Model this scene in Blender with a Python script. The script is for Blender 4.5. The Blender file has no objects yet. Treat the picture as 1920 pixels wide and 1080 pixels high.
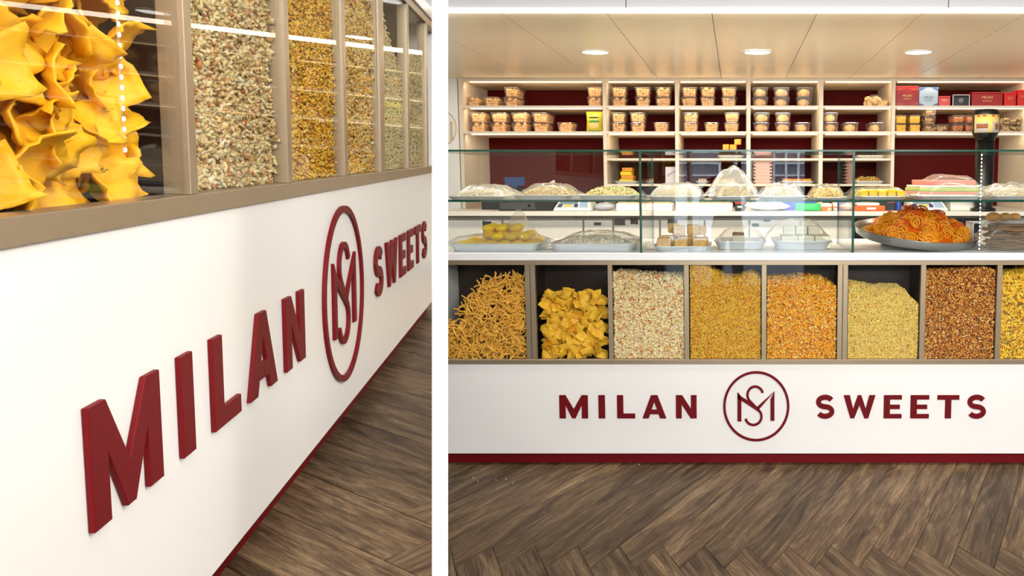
import bpy, bmesh, math, random
import numpy as np
from mathutils import Vector, Matrix, Euler, noise

random.seed(7)
RNG = np.random.default_rng(7)
C = bpy.context.scene.collection
SC = bpy.context.scene
PI = math.pi

# ------------------------------------------------------------------ camera
F, CX, CY, HOR, EYE = 1578.1, 1380.0, 500.0, 335.0, 1.4656
PITCH = math.atan((CY - HOR) / F)
cam_d = bpy.data.cameras.new('camera')
cam = bpy.data.objects.new('camera', cam_d)
C.objects.link(cam)
cam.location = (0, 0, EYE)
cam.rotation_euler = (PI / 2 - PITCH, 0, 0)
cam_d.sensor_width = 36
cam_d.lens = F / 1920 * 36
cam_d.shift_x = (960 - CX) / 1920
cam_d.shift_y = (CY - 540) / 1920
cam_d.clip_start = 0.02
SC.camera = cam

# ------------------------------------------------------------------ light and exposure
SC.view_settings.view_transform = 'Standard'
SC.view_settings.look = 'None'
SC.view_settings.gamma = 1
SC.view_settings.use_curve_mapping = False
SC.view_settings.exposure = 0.0
w = bpy.data.worlds.new('world')
SC.world = w
w.use_nodes = True
w.node_tree.nodes['Background'].inputs[0].default_value = (0.80, 0.90, 1.0, 1)
w.node_tree.nodes['Background'].inputs[1].default_value = 18.0


def area(name, loc, target, sx, sy, energy, col, spread=180):
    d = bpy.data.lights.new(name, 'AREA')
    d.shape = 'RECTANGLE'
    d.size, d.size_y, d.energy, d.color = sx, sy, energy, col
    d.spread = math.radians(spread)
    o = bpy.data.objects.new(name, d)
    C.objects.link(o)
    o.location = loc
    o.rotation_euler = (Vector(target) - Vector(loc)).to_track_quat('-Z', 'Y').to_euler()
    return o


area('shop_fill_light', (1.0, 0.7, 2.85), (0.8, 2.2, 0), 2.6, 1.2, 60, (1.0, 0.95, 0.89))  # added overhead fill for the floor and counter front, no fixture behind it
area('shopfront_daylight', (0.4, -2.7, 2.5), (0.5, 4.2, 0.9), 4.6, 0.6, 285, (1.0, 0.985, 0.96))
area('bay_fill_light', (1.3, 0.6, 2.8), (-0.9, 1.6, 1.0), 1.2, 1.6, 54, (1.0, 0.95, 0.86))  # added fill that brightens the oblique counter, unseen source
area('aisle_fill_light', (0.2, 5.35, 2.2), (0.2, 5.35, 0), 3.0, 0.2, 30, (1.0, 0.86, 0.68))  # added fill over the aisle, bounces light up to the ceiling

area('ceiling_line_glow', (0.2, 4.02, 2.235), (0.2, 4.55, 1.1), 5.0, 0.03, 42, (1.0, 0.96, 0.88))


# ------------------------------------------------------------------ helpers
def P(px, py, Y):
    a, b = (px - CX) / F, (py - CY) / F
    d = Vector((a, math.cos(PITCH) - b * math.sin(PITCH), -math.sin(PITCH) - b * math.cos(PITCH)))
    v = d * (Y / d.y)
    return Vector((v.x, Y, v.z + EYE))


def R(x0, x1, y0, y1, Y):
    xm, ym = (x0 + x1) / 2, (y0 + y1) / 2
    return P(x0, ym, Y).x, P(x1, ym, Y).x, P(xm, y1, Y).z, P(xm, y0, Y).z


# frame of the counter seen along its length (left of the post)
LO = Vector((0.10348, 4.2, -1.15651 + EYE))
LP = Vector((-0.8197, 1.741, -0.2396 + EYE))
LR = Matrix(((-0.2114, -0.9766, 0.0383), (0.9769, -0.2124, -0.0237), (0.0313, 0.0324, 0.999)))
ML = Matrix.Translation(LP) @ LR.to_4x4() @ Matrix.Translation(-LO)
MI = Matrix.Identity(4)


def lin(c):
    def f(v):
        v /= 255.0
        return v / 12.92 if v <= 0.04045 else ((v + 0.055) / 1.055) ** 2.4
    return tuple(f(v) for v in c)


MATS = {}


def mat(name, col=(200, 200, 200), rough=0.5, metal=0.0, spec=0.5, emit=None, estr=0.0, noise_amt=0.0, nscale=30, bump=0.0, coat=0.0):
    if name in MATS:
        return MATS[name]
    m = bpy.data.materials.new(name)
    m.use_nodes = True
    nt = m.node_tree
    b = nt.nodes['Principled BSDF']
    c = lin(col)
    b.inputs['Base Color'].default_value = (*c, 1)
    b.inputs['Roughness'].default_value = rough
    b.inputs['Metallic'].default_value = metal
    b.inputs['Specular IOR Level'].default_value = spec
    b.inputs['Coat Weight'].default_value = coat
    if emit:
        b.inputs['Emission Color'].default_value = (*lin(emit), 1)
        b.inputs['Emission Strength'].default_value = estr
    if noise_amt or bump:
        tc = nt.nodes.new('ShaderNodeTexCoord')
        n = nt.nodes.new('ShaderNodeTexNoise')
        n.inputs['Scale'].default_value = nscale
        n.inputs['Detail'].default_value = 4
        nt.links.new(tc.outputs['Object'], n.inputs['Vector'])
        if noise_amt:
            mx = nt.nodes.new('ShaderNodeMix')
            mx.data_type = 'RGBA'
            mx.inputs[6].default_value = (*[v * (1 - noise_amt) for v in c], 1)
            mx.inputs[7].default_value = (*[min(1, v * (1 + noise_amt)) for v in c], 1)
            nt.links.new(n.outputs['Fac'], mx.inputs[0])
            nt.links.new(mx.outputs[2], b.inputs['Base Color'])
        if bump:
            bp = nt.nodes.new('ShaderNodeBump')
            bp.inputs['Strength'].default_value = bump
            bp.inputs['Distance'].default_value = 0.003
            nt.links.new(n.outputs['Fac'], bp.inputs['Height'])
            nt.links.new(bp.outputs[0], b.inputs['Normal'])
    MATS[name] = m
    return m


def clear(name, tint=(255, 255, 255), gloss=1.0, rough=0.02, haze=0.0, haze_col=(255, 255, 255), ior=1.5):
    """thin clear sheet: see-through plus a Fresnel reflection, optional milky haze"""
    if name in MATS:
        return MATS[name]
    m = bpy.data.materials.new(name)
    m.use_nodes = True
    nt = m.node_tree
    nt.nodes.clear()
    out = nt.nodes.new('ShaderNodeOutputMaterial')
    tr = nt.nodes.new('ShaderNodeBsdfTransparent')
    tr.inputs[0].default_value = (*lin(tint), 1)
    gl = nt.nodes.new('ShaderNodeBsdfGlossy')
    gl.inputs['Roughness'].default_value = rough
    fr = nt.nodes.new('ShaderNodeFresnel')
    geo = nt.nodes.new('ShaderNodeNewGeometry')
    mr = nt.nodes.new('ShaderNodeMapRange')          # same reflectance from either side of the sheet
    mr.inputs[3].default_value, mr.inputs[4].default_value = ior, 1 / ior
    nt.links.new(geo.outputs['Backfacing'], mr.inputs[0])
    nt.links.new(mr.outputs[0], fr.inputs['IOR'])
    mul = nt.nodes.new('ShaderNodeMath')
    mul.operation = 'MULTIPLY'
    mul.inputs[1].default_value = gloss
    nt.links.new(fr.outputs[0], mul.inputs[0])
    mix = nt.nodes.new('ShaderNodeMixShader')
    nt.links.new(mul.outputs[0], mix.inputs[0])
    last = tr.outputs[0]
    if haze:
        df = nt.nodes.new('ShaderNodeBsdfDiffuse')
        df.inputs[0].default_value = (*lin(haze_col), 1)
        tl = nt.nodes.new('ShaderNodeBsdfTranslucent')
        tl.inputs[0].default_value = (*lin(haze_col), 1)
        m0 = nt.nodes.new('ShaderNodeMixShader')
        m0.inputs[0].default_value = 0.4
        nt.links.new(df.outputs[0], m0.inputs[1])
        nt.links.new(tl.outputs[0], m0.inputs[2])
        m2 = nt.nodes.new('ShaderNodeMixShader')
        m2.inputs[0].default_value = haze
        nt.links.new(tr.outputs[0], m2.inputs[1])
        nt.links.new(m0.outputs[0], m2.inputs[2])
        last = m2.outputs[0]
    nt.links.new(last, mix.inputs[1])
    nt.links.new(gl.outputs[0], mix.inputs[2])
    nt.links.new(mix.outputs[0], out.inputs[0])
    MATS[name] = m
    return m


def vcol_mat(name, rough=0.55, spec=0.4, bump=0.0):
    """colour of every piece comes from its own attribute"""
    if name in MATS:
        return MATS[name]
    m = mat(name, rough=rough, spec=spec)
    nt = m.node_tree
    a = nt.nodes.new('ShaderNodeAttribute')
    a.attribute_name = 'col'
    nt.links.new(a.outputs['Color'], nt.nodes['Principled BSDF'].inputs['Base Color'])
    return m


class MB:
    def __init__(s):
        s.v, s.f, s.m, s.sm = [], [], [], []

    def add(s, verts, faces, m=0, smooth=False):
        n = len(s.v)
        s.v += [tuple(v) for v in verts]
        s.f += [tuple(i + n for i in f) for f in faces]
        s.m += [m] * len(faces)
        s.sm += [smooth] * len(faces)
        return s

    def box(s, x0, x1, y0, y1, z0, z1, m=0):
        return s.add([(x0, y0, z0), (x1, y0, z0), (x1, y1, z0), (x0, y1, z0), (x0, y0, z1), (x1, y0, z1), (x1, y1, z1), (x0, y1, z1)],
                     [(0, 3, 2, 1), (4, 5, 6, 7), (0, 1, 5, 4), (1, 2, 6, 5), (2, 3, 7, 6), (3, 0, 4, 7)], m)

    def prism(s, poly, y0, y1, m=0, edge=0.0):
        """poly in x,z (counter-clockwise seen from -y), front at y0"""
        n = len(poly)
        fr = [(x, y0, z) for x, z in poly]
        bk = [(x, y1, z) for x, z in poly]
        s.add(fr + bk, [tuple(range(n)), tuple(range(2 * n - 1, n - 1, -1))] + [(i, i + n, (i + 1) % n + n, (i + 1) % n) for i in range(n)], m)
        return s

    def tube(s, pts, rad, k=6, m=0, smooth=True, closed=False, cap=True):
        pts = [Vector(p) for p in pts]
        n = len(pts)
        rads = rad if isinstance(rad, (list, tuple)) else [rad] * n
        vs, fs = [], []
        ref = Vector((0.31, 0.52, 0.8))
        for i, p in enumerate(pts):
            t = (pts[(i + 1) % n] - pts[i - 1]) if closed else (pts[min(i + 1, n - 1)] - pts[max(i - 1, 0)])
            t.normalize()
            u = ref - t * ref.dot(t)
            if u.length < 1e-3:
                u = t.orthogonal()
            u.normalize()
            ref = u
            vv = t.cross(u)
            for j in range(k):
                a = 2 * PI * j / k
                vs.append(p + (u * math.cos(a) + vv * math.sin(a)) * rads[i])
        for i in range(n if closed else n - 1):
            for j in range(k):
                a, b = i * k + j, i * k + (j + 1) % k
                c, d = ((i + 1) % n) * k + (j + 1) % k, ((i + 1) % n) * k + j
                fs.append((a, b, c, d))
        if cap and not closed:
            fs.append(tuple(range(k - 1, -1, -1)))
            fs.append(tuple(range((n - 1) * k, n * k)))
        return s.add(vs, fs, m, smooth)

    def lathe(s, prof, k=24, m=0, smooth=True, c=(0, 0, 0)):
        vs, fs = [], []
        for r, z in prof:
            for j in range(k):
                a = 2 * PI * j / k
                vs.append((c[0] + r * math.cos(a), c[1] + r * math.sin(a), c[2] + z))
        for i in range(len(prof) - 1):
            for j in range(k):
                fs.append((i * k + j, i * k + (j + 1) % k, (i + 1) * k + (j + 1) % k, (i + 1) * k + j))
        return s.add(vs, fs, m, smooth)

    def ball(s, c, r, sq=(1, 1, 1), k=8, rings=5, m=0, jit=0.0, rot=None):
        vs, fs = [], []
        M = rot if rot else Matrix.Identity(3)
        c = Vector(c)
        for i in range(rings + 1):
            th = PI * i / rings
            for j in range(k):
                a = 2 * PI * j / k
                q = 1 + (random.uniform(-jit, jit) if 0 < i < rings else 0)
                v = Vector((math.sin(th) * math.cos(a) * sq[0], math.sin(th) * math.sin(a) * sq[1], math.cos(th) * sq[2])) * r * q
                vs.append(c + M @ v)
        for i in range(rings):
            for j in range(k):
                fs.append((i * k + j, (i + 1) * k + j, (i + 1) * k + (j + 1) % k, i * k + (j + 1) % k))
        return s.add(vs, fs, m, True)

    def mesh(s, name, mats):
        me = bpy.data.meshes.new(name)
        me.from_pydata(s.v, [], s.f)
        for mm in (mats if isinstance(mats, (list, tuple)) else [mats]):
            me.materials.append(mm)
        me.polygons.foreach_set('material_index', s.m)
        me.polygons.foreach_set('use_smooth', s.sm)
        me.update()
        return me


def link(name, data, parent=None, loc=None, M=None):
    o = bpy.data.objects.new(name, data)
    C.objects.link(o)
    if parent:
        o.parent = parent
    if M is not None:
        o.matrix_world = M
    elif loc is not None:
        o.location = loc
    return o


def obj(name, mb, mats, parent=None, loc=None, M=None, bevel=0.0, seg=2):
    o = link(name, mb.mesh(name, mats), parent, loc, M)
    if bevel:
        b = o.modifiers.new('bevel', 'BEVEL')
        b.width, b.segments, b.limit_method = bevel, seg, 'ANGLE'
    return o


def tag(o, label=None, cat=None, group=None, kind=None):
    if label:
        o['label'] = label
    if cat:
        o['category'] = cat
    if group:
        o['group'] = group
    if kind:
        o['kind'] = kind
    return o


def empty(name, loc=(0, 0, 0), label=None, cat=None, group=None, M=None):
    o = bpy.data.objects.new(name, None)
    o.empty_display_size = 0.05
    C.objects.link(o)
    o.matrix_world = M if M is not None else Matrix.Translation(Vector(loc))
    return tag(o, label, cat, group)


def dup(root):
    r = root.copy()
    C.objects.link(r)
    for ch in list(root.children):
        c = ch.copy()
        C.objects.link(c)
        c.parent = r
        for g in ch.children:
            d = g.copy()
            C.objects.link(d)
            d.parent = c
    return r


# ------------------------------------------------------------------ materials
WHITE = mat('white_laminate', (243, 242, 240), 0.32, spec=0.35)
SLABM = mat('white_worktop', (238, 238, 240), 0.25)
WALLM = mat('white_plaster', (240, 238, 234), 0.8)
POSTM = mat('white_post_paint', (250, 250, 250), 0.6)
CEILM = mat('cream_ceiling_panel', (246, 232, 206), 0.28, spec=0.45)
MAROON = mat('maroon_paint', (108, 6, 16), 0.5, spec=0.2)
MAROONB = mat('maroon_back_panel', (84, 10, 10), 0.6, spec=0.08)
SHELFM = mat('cream_shelf_board', (232, 218, 198), 0.5)
BRONZE = mat('brushed_bronze', (172, 154, 128), 0.38, metal=0.7, noise_amt=0.06, nscale=60)
BINM = mat('dark_bin_lining', (46, 28, 18), 0.35)
ALU = mat('brushed_aluminium', (214, 217, 221), 0.34, metal=0.4)
STEEL = mat('stainless_steel', (170, 168, 165), 0.24, metal=1.0)
BLACK = mat('black_plastic', (12, 12, 13), 0.35)
DARK = mat('dark_grey_plastic', (50, 50, 54), 0.5)
LEDW = mat('led_cool', (255, 255, 255), emit=(255, 250, 235), estr=2.2)
LEDS = mat('led_warm', (255, 240, 210), emit=(255, 226, 170), estr=2.2)
LAMP = mat('lamp_diffuser', (255, 255, 255), emit=(255, 250, 240), estr=9.0)
DOTM = mat('led_reflection_dot', (255, 255, 255), emit=(250, 252, 255), estr=6.0)
GLASS = clear('clear_glass', (253, 255, 254), 0.9, 0.0)
BGLASS = clear('bin_glass', (254, 255, 254), 0.26, 0.0)
GEDGE = mat('green_glass_edge', (18, 74, 60), 0.15, spec=0.8)
PET = clear('clear_plastic_tub', (254, 253, 252), 1.0, 0.08, haze=0.09)
FILM = clear('clear_plastic_film', (254, 253, 252), 0.9, 0.16, haze=0.30, haze_col=(250, 246, 240))
FILMT = clear('thin_plastic_film', (254, 253, 252), 0.9, 0.14, haze=0.13, haze_col=(250, 246, 240))
SNACK = vcol_mat('fried_snack', 0.55, 0.35)
CREAMP = mat('cream_plastic', (226, 224, 216), 0.45)
NAVY = mat('navy_keys', (38, 46, 120), 0.45)
LCD = mat('lcd_screen', (196, 190, 120), 0.3)
LCDB = mat('lcd_blue_grey', (120, 140, 165), 0.3)
REDBOX = mat('red_gift_card', (150, 14, 20), 0.42)
GOLD = mat('gold_print', (224, 190, 128), 0.4, metal=0.3)


def wood_mat():
    m = bpy.data.materials.new('dark_oak_plank')
    m.use_nodes = True
    nt = m.node_tree
    N, L = nt.nodes, nt.links
    b = N['Principled BSDF']
    b.inputs['Roughness'].default_value = 0.55
    b.inputs['Specular IOR Level'].default_value = 0.25
    uv = N.new('ShaderNodeUVMap')
    oi = N.new('ShaderNodeObjectInfo')
    mu = N.new('ShaderNodeMath')
    mu.operation = 'MULTIPLY'
    mu.inputs[1].default_value = 57.0
    L.new(oi.outputs['Random'], mu.inputs[0])
    ad = N.new('ShaderNodeVectorMath')
    ad.operation = 'ADD'
    L.new(uv.outputs[0], ad.inputs[0])
    L.new(mu.outputs[0], ad.inputs[1])

    def nz(sx, sy, det, dist, lac=2.0):
        mp = N.new('ShaderNodeVectorMath')
        mp.operation = 'MULTIPLY'
        mp.inputs[1].default_value = (sx, sy, 1)
        L.new(ad.outputs[0], mp.inputs[0])
        n = N.new('ShaderNodeTexNoise')
        n.inputs['Scale'].default_value = 1
        n.inputs['Detail'].default_value = det
        n.inputs['Roughness'].default_value = 0.65
        n.inputs['Distortion'].default_value = dist
        L.new(mp.outputs[0], n.inputs['Vector'])
        return n.outputs['Fac']
    broad, grain, fine = nz(3.2, 20, 4, 1.2), nz(10, 150, 6, 0.6), nz(40, 520, 3, 0.0)
    r1 = N.new('ShaderNodeValToRGB')
    e = r1.color_ramp.elements
    e[0].position, e[0].color = 0.28, (*lin((62, 46, 34)), 1)
    e[1].position, e[1].color = 0.74, (*lin((172, 146, 114)), 1)
    k = e.new(0.5)
    k.color = (*lin((122, 99, 76)), 1)
    L.new(broad, r1.inputs[0])
    r2 = N.new('ShaderNodeValToRGB')
    e = r2.color_ramp.elements
    e[0].position, e[0].color = 0.30, (0.36, 0.33, 0.30, 1)
    e[1].position, e[1].color = 0.62, (1.12, 1.1, 1.06, 1)
    L.new(grain, r2.inputs[0])
    r3 = N.new('ShaderNodeValToRGB')
    e = r3.color_ramp.elements
    e[0].position, e[0].color = 0.32, (0.62, 0.6, 0.58, 1)
    e[1].position, e[1].color = 0.6, (1.08, 1.08, 1.06, 1)
    L.new(fine, r3.inputs[0])

    def mul(a, b_):
        x = N.new('ShaderNodeMix')
        x.data_type, x.blend_type = 'RGBA', 'MULTIPLY'
        x.inputs[0].default_value = 1
        L.new(a, x.inputs[6])
        L.new(b_, x.inputs[7])
        return x.outputs[2]
    c = mul(mul(r1.outputs[0], r2.outputs[0]), r3.outputs[0])
    h = N.new('ShaderNodeHueSaturation')
    vv = N.new('ShaderNodeMapRange')
    vv.inputs[3].default_value, vv.inputs[4].default_value = 0.58, 0.95
    L.new(oi.outputs['Random'], vv.inputs[0])
    L.new(vv.outputs[0], h.inputs['Value'])
    L.new(c, h.inputs['Color'])
    L.new(h.outputs[0], b.inputs['Base Color'])
    bp = N.new('ShaderNodeBump')
    bp.inputs['Strength'].default_value = 0.25
    bp.inputs['Distance'].default_value = 0.001
    L.new(fine, bp.inputs['Height'])
    L.new(bp.outputs[0], b.inputs['Normal'])
    return m


WOOD = wood_mat()
SUB = mat('dark_plank_joint', (40, 31, 24), 0.8)

# ------------------------------------------------------------------ setting: floors
PW, PN = 0.12, 7          # plank width, planks per length


def herringbone(parent, region, aff, M, clip=None):
    """one mesh object per plank. region(X,Y) says which plank centres are wanted; aff maps flat pattern -> floor"""
    s2 = math.sqrt(0.5)
    g = 0.0009
    for x in range(-24, 25):
        for y in range(-24, 25):
            t = (x - y) % (2 * PN)
            if t == 0:
                cells = (x, x + PN, y, y + 1, True)
            elif t == 2 * PN - 1:
                cells = (x, x + 1, y, y + PN, False)
            else:
                continue
            p0, p1, q0, q1 = [c * PW for c in cells[:4]]
            cp = [(p0 + g, q0 + g), (p1 - g, q0 + g), (p1 - g, q1 - g), (p0 + g, q1 - g)]
            pts = [aff((p + q) * s2, (p - q) * s2) for p, q in cp]
            cxm, cym = sum(a for a, b in pts) / 4, sum(b for a, b in pts) / 4
            if not region(cxm, cym):
                continue
            L_, W_ = PN * PW, PW
            lift = random.uniform(0, 0.0006)
            bm = bmesh.new()
            top = [bm.verts.new((a, b, lift)) for a, b in pts]
            bot = [bm.verts.new((a, b, -0.008)) for a, b in pts]
            uvl = bm.loops.layers.uv.new('UVMap')
            uvs = [(0, 0), (L_, 0), (L_, W_), (0, W_)] if cells[4] else [(0, 0), (0, W_), (L_, W_), (L_, 0)]
            fa = bm.faces.new(top)
            for lp, u in zip(fa.loops, uvs):
                lp[uvl].uv = u
            for i in range(4):
                j = (i + 1) % 4
                f2 = bm.faces.new((top[i], bot[i], bot[j], top[j]))
                for lp, u in zip(f2.loops, (uvs[i], uvs[i], uvs[j], uvs[j])):
                    lp[uvl].uv = u
            bm.faces.new(bot[::-1])
            bmesh.ops.recalc_face_normals(bm, faces=bm.faces)
            bm.transform(M)
            if clip:
                bmesh.ops.bisect_plane(bm, geom=bm.verts[:] + bm.edges[:] + bm.faces[:], plane_co=clip[0], plane_no=clip[1], clear_outer=True)
                if not bm.faces:
                    bm.free()
                    continue
            me = bpy.data.meshes.new('plank')
            bm.to_mesh(me)
            bm.free()
            me.materials.append(WOOD)
            link('plank', me, parent)


floor = obj('floor', MB().box(-4.6, 4.6, -3.2, 7.6, -0.12, -0.008), SUB)
tag(floor, kind='structure')
STR = 2.3
herringbone(floor, lambda X, Y: -2.4 < X < 2.3 and 1.9 < Y < 5.6, lambda u, v: (u + 0.042, 3.24 + v * STR), MI)

# plane through the eye and the left edge of the white post, for trimming the raised floor
post_n = Vector((math.cos(math.atan2(-(822 - CX), F)), -math.sin(math.atan2((822 - CX), F)), 0))
a822 = P(822, 500, 1) - Vector((0, 0, EYE))
upv = Vector((0, math.sin(PITCH), math.cos(PITCH)))
cn = a822.cross(upv).normalized()
if cn.x < 0:
    cn = -cn
CLIP = (Vector((0, 0, EYE)), cn)
fl_bm = MB().box(-1.4, 2.2, 3.3, 4.9, -0.03, -0.008)
bm = bmesh.new()
me = fl_bm.mesh('floor_raised', SUB)
bm.from_mesh(me)
bm.transform(ML)
bmesh.ops.bisect_plane(bm, geom=bm.verts[:] + bm.edges[:] + bm.faces[:], plane_co=CLIP[0], plane_no=CLIP[1], clear_outer=True)
bmesh.ops.holes_fill(bm, edges=bm.edges[:])
bm.to_mesh(me)
bm.free()
floor2 = link('floor_raised', me)
tag(floor2, kind='structure')
herringbone(floor2, lambda X, Y: -1.4 < X < 2.0 and 3.4 < Y < 4.6, lambda u, v: (u + 0.03, 4.02 + v), ML, CLIP)

# the slim white post between the two bays
pm = MB()
e0, ray = [], (P(825, 500, 1) - Vector((0, 0, EYE))).normalized()
for px in (810, 840):
    q = P(px, 500, 1.1) - Vector((0, 0, EYE))
    for zt in (0.0, 2.9):
        sft = (zt - EYE - q.z) / upv.z
        e0.append(Vector((0, 0, EYE)) + q + upv * sft)
hr = Vector((ray.x, ray.y, 0)).normalized() * 0.06
vs = e0 + [v + hr for v in e0]
pm.add(vs, [(0, 2, 3, 1), (5, 7, 6, 4), (0, 1, 5, 4), (2, 6, 7, 3), (1, 3, 7, 5), (0, 4, 6, 2)])
tag(obj('trim_1', pm, POSTM), kind='structure')

# ------------------------------------------------------------------ setting: walls and ceilings
ZC = P(1380, 147, 6.7).z
YC0 = 4.06
x1 = P(860, 230, 6.7).x
tag(obj('wall_back', MB().box(-4.6, 4.6, 7.42, 7.56, 0, 2.95), WALLM), kind='structure')
x1 = P(860, 230, 6.7).x
wl = obj('wall_left', MB().box(-3.4, x1 - 0.002, 6.69, 6.9, 0, ZC), WALLM)
tag(wl, kind='structure')
tag(obj('wall_right', MB().box(4.5, 4.6, -3.0, 7.42, 0, 2.95), WALLM), kind='structure')
tag(obj('wall_far_left', MB().box(-4.6, -4.5, -3.0, 7.42, 0, 2.95), WALLM), kind='structure')
tag(obj('ceiling', MB().box(-4.6, 4.6, -3.0, YC0 + 0.1, 2.88, 2.95), WALLM), kind='structure')
low = obj('ceiling_low', MB().box(-4.5, 4.5, YC0 + 0.03, 7.42, ZC + 0.022, ZC + 0.06), mat('ceiling_joint', (70, 58, 44), 0.8))
tag(low, kind='structure')
rows = [YC0 + 0.03, 4.609, 5.927, 7.245, 7.42]
xs = [P(1349, 122, 5.927).x + 0.4985 * k for k in range(-7, 8)]
LX = [P(1116, 97, 5.313).x, P(1420, 97, 5.313).x, P(1722, 98, 5.313).x, P(812, 97, 5.313).x]
for a, b in zip(rows[:-1], rows[1:]):
    for xa, xb in zip(xs[:-1], xs[1:]):
        dz = random.uniform(-0.0006, 0.0006)
        obj('panel', MB().box(xa + 0.0018, xb - 0.0018, a + 0.0018, b - 0.0018, ZC + dz, ZC + 0.02), CEILM, low)
# fascia with its light line
fas = obj('trim_2', MB().box(-4.5, 4.5, YC0 - 0.005, YC0 + 0.03, ZC + 0.018, 2.9), mat('fascia_grey', (196, 196, 200), 0.5))
tag(fas, kind='structure')
for px in (780, 1174, 1778, 2300):
    X = P(px, 10, YC0).x
    obj('joint', MB().box(X - 0.002, X + 0.002, YC0 - 0.0062, YC0, ZC + 0.018, 2.88), DARK, fas)
obj('light_line', MB().box(-4.4, 4.4, YC0 - 0.012, YC0 + 0.028, ZC - 0.001, ZC + 0.014), LEDW, fas)


def downlight(i, X):
    t = empty('downlight', (X, 5.313, ZC), ['round recessed downlight over the left shelves', 'round recessed downlight over the middle shelves', 'round recessed downlight over the gift boxes',
                                            'round recessed downlight at the left wall, half hidden'][i], 'downlight', 'ceiling downlights')
    obj('trim_ring', MB().lathe([(0.092, 0.0), (0.092, -0.005), (0.084, -0.008), (0.078, -0.003)], 32), mat('lamp_trim', (235, 230, 220), 0.4), t)
    obj('diffuser', MB().lathe([(0.0005, -0.004), (0.078, -0.004)], 32), LAMP, t)
    d = bpy.data.lights.new('downlight_glow', 'SPOT')
    d.energy, d.color, d.spot_size, d.spot_blend, d.shadow_soft_size = 26, (1.0, 0.9, 0.74), 2.3, 0.6, 0.07
    o = bpy.data.objects.new('downlight_glow', d)
    C.objects.link(o)
    o.location = (X, 5.313, ZC - 0.02)


for i, X in enumerate(LX):
    downlight(i, X)

# gold emblem on the left wall: an arc and a bar, most of it beyond the post
gm = MB()
cc = P(828, 240, 6.69)
gm.tube([(cc.x + 0.118 * math.cos(a), 6.684, cc.z + 0.135 * math.sin(a)) for a in np.linspace(-1.5, 1.5, 26)], 0.004, 6)
a0, a1 = P(846.5, 228, 6.69), P(849, 264, 6.69)
gm.box(a0.x - 0.006, a0.x + 0.007, 6.678, 6.69, a1.z, a0.z)
tag(obj('wall_emblem', gm, mat('pale_gold_metal', (214, 192, 150), 0.35, metal=0.5)), 'pale gold ring emblem fixed to the white wall by the shelves', 'emblem')

# ------------------------------------------------------------------ lettering shapes (unit height)
def ribbon(pts, wd):
    pts = [Vector((p[0], p[1])) for p in pts]
    n = len(pts)
    L_, R_ = [], []
    for i, p in enumerate(pts):
        t = (pts[min(i + 1, n - 1)] - pts[max(i - 1, 0)]).normalized()
        nn = Vector((-t.y, t.x)) * (wd(i / (n - 1)) if callable(wd) else wd) / 2
        L_.append(p + nn)
        R_.append(p - nn)
    return [tuple(v) for v in R_ + L_[::-1]]


def s_line(wid, hgt, sw, n=14):
    r1 = hgt / 4 - sw / 4
    rx = wid / 2 - sw / 2
    pts = []
    yt, yb = hgt - sw / 2 - r1, sw / 2 + r1
    for a in np.linspace(math.radians(25), math.radians(250), n):
        pts.append((wid / 2 + rx * math.cos(a), yt + r1 * math.sin(a)))
    for a in np.linspace(math.radians(70), math.radians(-155), n):
        pts.append((wid / 2 + rx * math.cos(a), yb + r1 * math.sin(a)))
    return pts


GLYPH = {
    'M': [[(0, 0), (.27, 0), (.27, .56), (.545, 0), (.69, 0), (.964, .56), (.964, 0), (1.234, 0), (1.234, 1), (.964, 1), (.617, .40), (.27, 1), (0, 1)]],
    'I': [[(0, 0), (.285, 0), (.285, 1), (0, 1)]],
    'L': [[(0, 0), (.78, 0), (.78, .21), (.27, .21), (.27, 1), (0, 1)]],
    'A': [[(0, 0), (.27, 0), (.338, .18), (.52, .18), (.52, .38), (.405, .38), (.52, .70), (.635, .38), (.52, .38), (.52, .18), (.702, .18), (.77, 0), (1.04, 0), (.66, 1), (.38, 1)]],
    'N': [[(0, 0), (.25, 0), (.25, .60), (.64, 0), (.9, 0), (.9, 1), (.65, 1), (.65, .42), (.27, 1), (0, 1)]],
    'W': [[(.30, 0), (.47, 0), (.69, .56), (.91, 0), (1.08, 0), (1.38, 1), (1.11, 1), (.965, .42), (.765, 1), (.615, 1), (.415, .42), (.27, 1), (0, 1)]],
    'E': [[(0, 0), (.78, 0), (.78, .19), (.27, .19), (.27, .40), (.70, .40), (.70, .59), (.27, .59), (.27, .81), (.78, .81), (.78, 1), (0, 1)]],
    'T': [[(.34, 0), (.61, 0), (.61, .80), (.95, .80), (.95, 1), (0, 1), (0, .80), (.34, .80)]],
    'S': [ribbon(s_line(.82, 1.04, .22), .22)],
}
WORD = [('M', 372, 467), ('I', 502, 524), ('L', 564, 624), ('A', 648, 728), ('N', 760, 829),
        ('S', 1226, 1288), ('W', 1318, 1424), ('E', 1452, 1512), ('E', 1541, 1603), ('T', 1630, 1703), ('S', 1730, 1793)]
YF = 4.2
LT_ = 0.0065


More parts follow.
